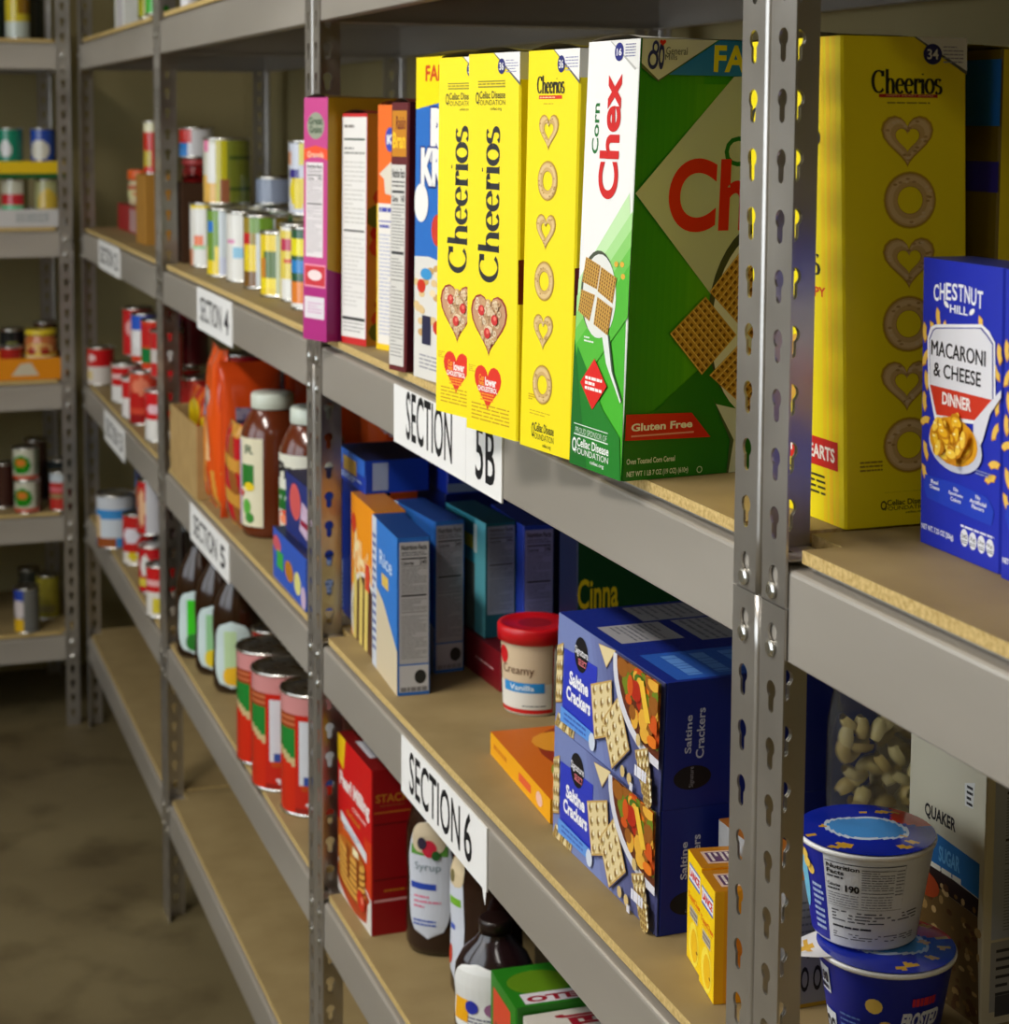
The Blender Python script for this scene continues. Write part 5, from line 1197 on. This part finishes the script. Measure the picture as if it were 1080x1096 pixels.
# ------------------------------------------------------------------ farthest unit of the row
fr = 'cans piled in the farthest unit'
can(0.0321, 3.5562, L3, .033, .094, (214, 206, 200), ((.2, .52, .8, 1, (196, 24, 30)), ('e', .38, .75, .05, .1, (230, 200, 200)), (.28, .1, .4, .4, (216, 196, 140))), 'red and white can standing alone at the far end of the shelf', fr)
T2 = (214, 36, 34)
for x, y, z, h, c, pt, lb in (
 (0.0510, 3.2511, 0, .092, (224, 222, 220), ((.2, .45, .8, .95, (196, 26, 30)), (.3, .6, .45, .75, (226, 190, 190))), 'red over white can in the lower tier, left front of the pile'),
 (0.0413, 3.0139, 0, .092, (224, 220, 218), ((.2, .5, .8, .95, (200, 30, 34)),), 'white-bottomed red can in the lower tier beside the tomato can'),
 (0.0446, 2.9232, 0, .115, (206, 70, 50), ((.3, .3, .7, .6, (190, 30, 30)), ('e', .45, .75, .1, .16, (226, 130, 100)), (.3, .0, .7, .2, (150, 24, 30))), 'tomato-red can at the front edge of the pile'),
 (0.0445, 2.7001, 0, .105, (226, 224, 220), ((.2, .42, .8, 1, (206, 26, 36)), ('e', .42, .66, .08, .12, (230, 190, 200))), 'red and white can touching the post, nearest of the pile'),
 (.1600, 3.2000, 0, .11, (190, 30, 34), (), 'red can in the lower tier at the back of the pile'),
 (.1450, 3.0000, 0, .11, (170, 30, 34), (), 'dark red can in the lower tier behind the tomato-red can'),
 (.1400, 2.8300, 0, .11, (170, 34, 34), (), 'dark red can in the lower tier behind the nearest can')):
    can(x, y, L3+z, .034, h, c, pt, lb, fr)
for x, y, h, c, pt, lb in (
 (.0700, 3.1900, .11, (196, 34, 40), (('e', .45, .6, .1, .2, (220, 160, 160)),), 'red can in the upper tier, left end of the pile'),
 (.0700, 3.0600, .11, (224, 222, 222), ((.2, .7, .8, 1, (40, 90, 200)), ('e', .42, .5, .1, .2, (236, 236, 236)), (.2, 0, .8, .1, (206, 60, 30))), 'white can with blue top band in the upper tier'),
 (.0720, 2.9300, .11, (206, 60, 30), ((.2, .5, .8, .95, (196, 34, 34)), (.5, .55, .7, .85, (200, 190, 190)), (.2, .15, .8, .45, (20, 120, 60)), (.2, 0, .3, .1, (40, 40, 40))), 'red can with a green band in the upper tier'),
 (.0720, 2.8000, .10, (200, 40, 44), ((.3, .3, .6, .6, (206, 200, 196)),), 'red can with grey patch in the upper tier, close to the post'),
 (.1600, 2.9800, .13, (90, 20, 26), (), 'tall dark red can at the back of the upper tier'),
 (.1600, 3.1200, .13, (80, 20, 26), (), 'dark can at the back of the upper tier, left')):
    can(x, y, L3+.1155, .034, h, c, pt, lb, fr)
f4 = 'cans on the lower shelf of the farthest unit'
for x, y, r, h, z, c, pt, lb in (
 (0.0228, 3.2512, .045, .125, 0, (60, 140, 206), ((.25, .75, .8, 1, (200, 206, 214)), (.2, .2, .36, .6, (214, 180, 130)), (.36, .2, .6, .55, (206, 216, 226)), (.6, .1, .8, .7, (30, 60, 130)), (.3, .02, .5, .2, (150, 80, 40))), 'wide blue and white can at the far end of the lower shelf'),
 (0.0454, 3.0606, .034, .115, 0, (190, 34, 34), (('e', .42, .6, .1, .16, (220, 216, 226)), (.25, .0, .55, .25, (222, 216, 206)), ('e', .44, .16, .06, .08, (216, 196, 40))), 'red can with white oval and yellow spot on the lower shelf'),
 (0.0400, 2.8010, .032, .10, 0, (190, 26, 36), (('e', .40, .6, .06, .25, (220, 220, 216)), (.3, .1, .45, .3, (216, 196, 70))), 'small red can carrying the long red and grey can'),
 (0.0533, 2.8901, .034, .12, .1015, (190, 24, 30), ((.42, 0, .7, 1, (200, 200, 206)), ('e', .36, .5, .05, .35, (224, 180, 140))), 'red and grey can stacked on the small red can'),
 (0.0255, 2.6045, .032, .105, 0, (222, 218, 210), ((.2, .5, .8, 1, (200, 30, 34)), (.3, .62, .5, .78, (226, 170, 170)), (.40, .05, .5, .4, (216, 200, 60))), 'red and white can on the lower shelf, touching the post')):
    if z: x, y = .0560, 2.90
    can(x, y, L4+z, r, h, c, pt, lb, f4)
for x, y, lb in ((.21, 3.30, 'far left'), (.13, 3.16, 'middle left'), (.12, 3.03, 'middle'), (.13, 2.88, 'right')):
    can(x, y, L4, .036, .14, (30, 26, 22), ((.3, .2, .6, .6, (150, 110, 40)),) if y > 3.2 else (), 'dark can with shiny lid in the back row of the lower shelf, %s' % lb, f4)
bag('chip_bag', .1250, 3.3500, L4+.0, .15, .255, .055, math.radians(-70), 'blue bag standing under the small blurred sign', 'bag', lambda u, v, s: (40, 150, 226) if v > .8 or u < .18 else ((206, 130, 60) if v < .45 and u < .3 else (24, 46, 110)), seed=41)
# upper shelf of the farthest unit
carton('snack_box', (.0850, 3.6000), (.0880, 3.3000), L2, .075, .062, 0, 'low red carton carrying the orange-capped jar', 'box', None, dict(all=(170, 24, 30), top=(140, 24, 26)), lambda a: a.rect(.62, .05, .95, .9, (190, 150, 150)), lambda a: a.rect(.1, .1, .5, .9, (190, 150, 150)), flaps=False)
jar(.1200, 3.4600, L2+.0625, .028, .085, (206, 190, 150), (226, 96, 30), lambda a: (a.rect(.25, .0, .75, .6, (206, 206, 150)), a.rect(.25, .62, .75, 1, (190, 110, 80)), a.ell(.45, .3, .08, .16, (206, 100, 60), 10)), 'small jar with an orange cap standing on the low red carton', cap=.024, neck=.95, shoulder=.62, name='spice_jar')
jar(.1350, 3.2400, L2, .028, .13, (130, 130, 160), (50, 30, 130), lambda a: (a.rect(.25, 0, .75, .2, (200, 190, 80)), a.rect(.25, .22, .75, .8, (120, 120, 160))), 'grey jar with a violet cap between the red carton and the brown box', cap=.024, neck=.95, shoulder=.75, name='spice_jar')
carton('cardboard_box', (.0500, 3.0600), (.0500, 2.9300), L2, .06, .150, 0, 'plain brown cardboard carton beside the post, carrying the tall red tube', 'box', None, (170, 122, 50), None, None, flaps=False, mat=MATTE)
can(.0800, 2.9900, L2+.1505, .022, .115, (196, 40, 24), ((.2, .8, .8, 1, (220, 216, 180)), (.25, .1, .45, .45, (190, 170, 60))), 'tall red tube with a cream top standing on the plain brown carton', None, name='food_tube', cat='tube')
# top shelf
carton('white_carton', (.0250, 3.1700), (.0240, 3.0300), L1, .08, .20, 0, 'white carton standing on the top shelf of the farthest unit', 'box', None, (216, 218, 212), lambda a: a.rect(.3, 0, .9, 1, (200, 196, 200)), None, flaps=False)
can(0.0306, 2.6622, L1, .030, .12, (150, 150, 30), ((.5, 0, .8, 1, (60, 130, 40)),), 'olive-yellow can on the top shelf, left of the green one', None)
can(0.0220, 2.5230, L1, .028, .12, (70, 170, 60), (), 'green can on the top shelf next to the post', None)
can(.0400, 2.3000, L1, .018, .12, (216, 214, 214), (), 'slim white container on the top shelf right of the post', None, name='white_container', cat='container')
carton('dark_carton', (.0500, 2.2500), (.0500, 1.9500), L1, .1, .12, 0, 'dark violet-blue carton on the top shelf of the second unit', 'box', None, (30, 26, 90), None, None, flaps=False)
carton('dark_carton', (.1300, 2.4000), (.1300, 2.2800), L1, .1, .16, 0, 'black carton on the top shelf behind the slim white container', 'box', None, (18, 16, 20), None, None, flaps=False)

# ------------------------------------------------------------------ crosswise unit at the end of the aisle
e1 = 'cans in the crosswise unit'
for px, z, r, h, yy, c, pt, lb in (
 (21, L1, .030, .16, 3.72, (206, 186, 40), ((.2, 0, .8, .28, (190, 200, 190)), (.5, .35, .8, .6, (150, 110, 20)), (.55, .62, .62, 1, (60, 70, 40)), (.62, .6, .8, 1, (160, 160, 150))), 'yellow and white can on the top shelf of the crosswise unit'),
 (42, L1, .026, .14, 3.80, (40, 44, 34), (), 'dark can on the top shelf of the crosswise unit, right of the yellow one'),
 (0, L1, .030, .14, 3.80, (24, 40, 30), (), 'dark green can at the left edge of the top shelf'),
 (11, L2+.131, .031, .115, 3.73, (16, 130, 100), (('e', .44, .55, .08, .2, (206, 206, 206)), (.3, 0, .5, .28, (226, 190, 40)), (.5, .1, .7, .25, (130, 196, 40))), 'green can with white spot on the yellow tray'),
 (46, L2+.131, .031, .115, 3.73, (34, 70, 160), (('e', .45, .52, .13, .25, (210, 206, 190)), (.35, .05, .6, .25, (200, 190, 80))), 'blue can with round pale emblem on the yellow tray'),
 (15, L2+.004, .033, .115, 3.73, (190, 190, 170), ((.2, .45, .7, .68, (190, 40, 50)), (.2, .2, .7, .44, (110, 190, 140)), (.6, 0, .9, 1, (90, 80, 40))), 'white, red and green can standing in the white tray'),
 (50, L2+.004, .033, .115, 3.73, (170, 170, 120), (('e', .5, .5, .13, .3, (200, 170, 60)), (.62, 0, .9, 1, (110, 100, 50))), 'pale yellow can standing in the white tray'),
 (21, L4, .032, .083, 3.70, (200, 200, 180), (('e', .43, .48, .13, .32, (30, 130, 20)), ('e', .43, .56, .07, .14, (206, 120, 40)), (.2, 0, .8, .14, (196, 70, 40)), (.6, .14, .8, 1, (120, 130, 110))), 'small green-emblem can standing on the board, under its twin'),
 (20, L4+.0835, .032, .083, 3.70, (200, 200, 180), (('e', .43, .48, .13, .32, (30, 130, 20)), ('e', .43, .56, .07, .14, (206, 120, 40)), (.2, 0, .8, .14, (196, 70, 40)), (.6, .14, .8, 1, (120, 130, 110))), 'small green-emblem can stacked on its twin in the crosswise unit'),
 (57, L4, .027, .10, 3.70, (190, 50, 44), ((.2, .72, .7, 1, (190, 200, 206)), (.2, .5, .7, .62, (214, 110, 120)), (.3, .3, .6, .42, (150, 130, 90))), 'red and pale blue can near the right post of the crosswise unit'),
 (38, L4, .03, .16, 3.85, (60, 40, 30), (), 'dark can in the back row behind the twin cans'),
 (62, L4, .03, .11, 3.82, (40, 50, 54), (), 'dark can behind the red and pale blue can'),
 (0, L4, .03, .115, 3.78, (60, 30, 24), (), 'dark brown can at the left edge, beside the twin cans'),
 (18, .247, .031, .115, 3.70, (150, 150, 156), (('e', .38, .55, .09, .22, (210, 200, 200)), (.2, .0, .46, .3, (226, 180, 30)), (.2, .75, .46, 1, (40, 70, 170)), (.46, 0, .9, 1, (110, 110, 106))), 'blue, white and yellow can on the lowest shelf of the crosswise unit'),
 (47, .247, .031, .115, 3.82, (140, 130, 40), ((.3, .1, .6, .3, (120, 110, 60)),), 'olive-yellow can on the lowest shelf, deeper in'),
 (30, .247, .03, .12, 3.88, (40, 44, 40), (), 'dark can at the back of the lowest shelf')):
    k = {3.70: (-.1853, .002275), 3.72: (-.1860, .00229), 3.73: (-.1863, .0023), 3.78: (-.188, .00232), 3.80: (-.1886, .00233), 3.82: (-.1893, .00234), 3.85: (-.1903, .00236), 3.88: (-.1913, .00237)}[yy]
    can(k[0]+px*k[1], yy, z, r, h, c, pt, lb, e1)
def wt(a): a.rows(.55, .25, .85, .8, 4, (140, 150, 150), .5)
tray_box('cardboard_tray', -.30, -.034, 3.685, 3.83, L2, .044, (200, 198, 196), 'white cardboard tray with cans on the crosswise unit, under the yellow tray', CARD, wt)
tray_box('cardboard_tray', -.30, -.034, 3.685, 3.83, L2+.1215, .042, (226, 190, 20), 'yellow cardboard tray stacked on the cans, green along its lower edge', CARD, lambda a: a.rect(0, 0, 1, .28, (20, 90, 40)))
tray_box('cardboard_tray', -.32, -.037, 3.685, 3.85, L3, .054, (226, 140, 14), 'orange cardboard tray holding jars on the crosswise unit', CARD, lambda a: a.poly([(.52, .2), (.60, .75), (.69, .8), (.76, .2)], (206, 196, 170)))
def gj(a): a.rect(.2, .0, .8, .5, (214, 206, 196)); a.rect(.2, .5, .8, .62, (226, 190, 60)); a.ell(.47, .78, .14, .2, (226, 190, 110), 14); a.ell(.40, .66, .05, .1, (150, 30, 24), 10); a.ell(.54, .66, .05, .1, (150, 30, 24), 10); a.rect(.3, .15, .65, .32, (226, 150, 150)); a.rect(.2, .38, .7, .46, (220, 180, 30))
jar(-.094, 3.735, L3+.0035, .040, .118, (190, 110, 60), (216, 190, 40), gj, 'jar with yellow lid and white label in the orange tray', cap=.013, neck=.9, shoulder=.78, name='food_jar')
can(-.0745, 3.8120, L3+.0035, .030, .13, (60, 24, 20), (), 'dark red can with a shiny lid behind the yellow-lidded jar', e1)
can(-.168, 3.73, L3+.0035, .028, .078, (206, 150, 30), ((.2, .6, .8, 1, (170, 30, 26)),), 'small yellow and red can at the left in the orange tray', e1)
can(-.160, 3.80, L3+.0035, .032, .115, (20, 26, 30), (('e', .5, .5, .12, .25, (110, 110, 30)),), 'black can with olive emblem behind the small yellow and red one', e1)
# ------------------------------------------------------------------ lights
def ceiling_light(x, y, power, label):
    t = empty('ceiling_light', (x, y, 2.95)); tag(t, label, 'light', 'ceiling lights over the aisle')
    m = MB(); m.box(-.16, .16, -.62, .62, -.055, 0, (230, 230, 226), PLAST); m.build('housing', t)
    m = MB(); m.box(-.145, .145, -.6, .6, -.072, -.0555, mat=LAMP); m.build('diffuser', t)
    l = bpy.data.lights.new('tube', 'AREA'); l.shape = 'RECTANGLE'; l.size = .28; l.size_y = 1.2; l.energy = power; l.color = (1.0, .93, .85)
    o = bpy.data.objects.new('tube', l); COL.objects.link(o); o.parent = t; o.location = (0, 0, -.08)
LAMP, _n, _b = base_mat('lamp_diffuser', .5)
_b.inputs['Emission Color'].default_value = (1, .965, .92, 1); _b.inputs['Emission Strength'].default_value = 6
ceiling_light(-1.45, .5, 55, 'fluorescent ceiling light over the near aisle')
ceiling_light(-1.45, 2.4, 7, 'fluorescent ceiling light toward the far end of the aisle')
ceiling_light(-1.45, -2.2, 7, 'fluorescent ceiling light at the near end behind the camera')
# added out of view: cool glowing panes that put highlights on the post corners
GLOW, _n, _b = base_mat('added_pane_glow', .1)
_b.inputs['Emission Color'].default_value = (.80, .90, 1, 1); _b.inputs['Emission Strength'].default_value = 3.7
def added_pane(name, y0, y1):
    m = MB(); m.box(-2.497, -2.480, y0, y1, .95, 2.35, mat=GLOW); o = m.build(name); o['kind'] = 'structure'
    m = MB()
    for y in (y0-.04, (y0+y1)/2-.02, y1): m.box(-2.499, -2.45, y, y+.04, .91, 2.39, (200, 200, 196), PLAST)
    for z in (.91, 2.35): m.box(-2.499, -2.45, y0, y1, z, z+.04, (200, 200, 196), PLAST)
    m.build('added_pane_frame', o)
added_pane('added_pane_1', -.70, 1.15); added_pane('added_pane_2', 1.45, 2.65)
w = bpy.data.worlds.new('room_air'); SC.world = w; w.use_nodes = True
w.node_tree.nodes['Background'].inputs['Color'].default_value = (.9, .95, 1, 1); w.node_tree.nodes['Background'].inputs['Strength'].default_value = .01

# ------------------------------------------------------------------ camera
cam = bpy.data.cameras.new('camera'); co = bpy.data.objects.new('camera', cam); COL.objects.link(co); SC.camera = co
co.matrix_world = Matrix(((0.94200596, 0.02618637, -0.33457294, -.558), (-0.33555309, 0.08946675, -0.9377632, -1.066), (0.00537654, 0.99564551, 0.09306513, 1.5455), (0, 0, 0, 1)))
cam.sensor_fit = 'VERTICAL'; cam.sensor_height = 36.0; cam.lens = 1985.62/1096*36.0
cam.shift_x = 0; cam.shift_y = (315.7114-548)/1096
cam.clip_start = .05
cam.dof.use_dof = True; cam.dof.focus_distance = 1.42; cam.dof.aperture_fstop = 11.5
SC.view_settings.view_transform = 'Standard'; SC.view_settings.look = 'None'; SC.view_settings.gamma = 1; SC.view_settings.use_curve_mapping = False
SC.view_settings.exposure = -0.34
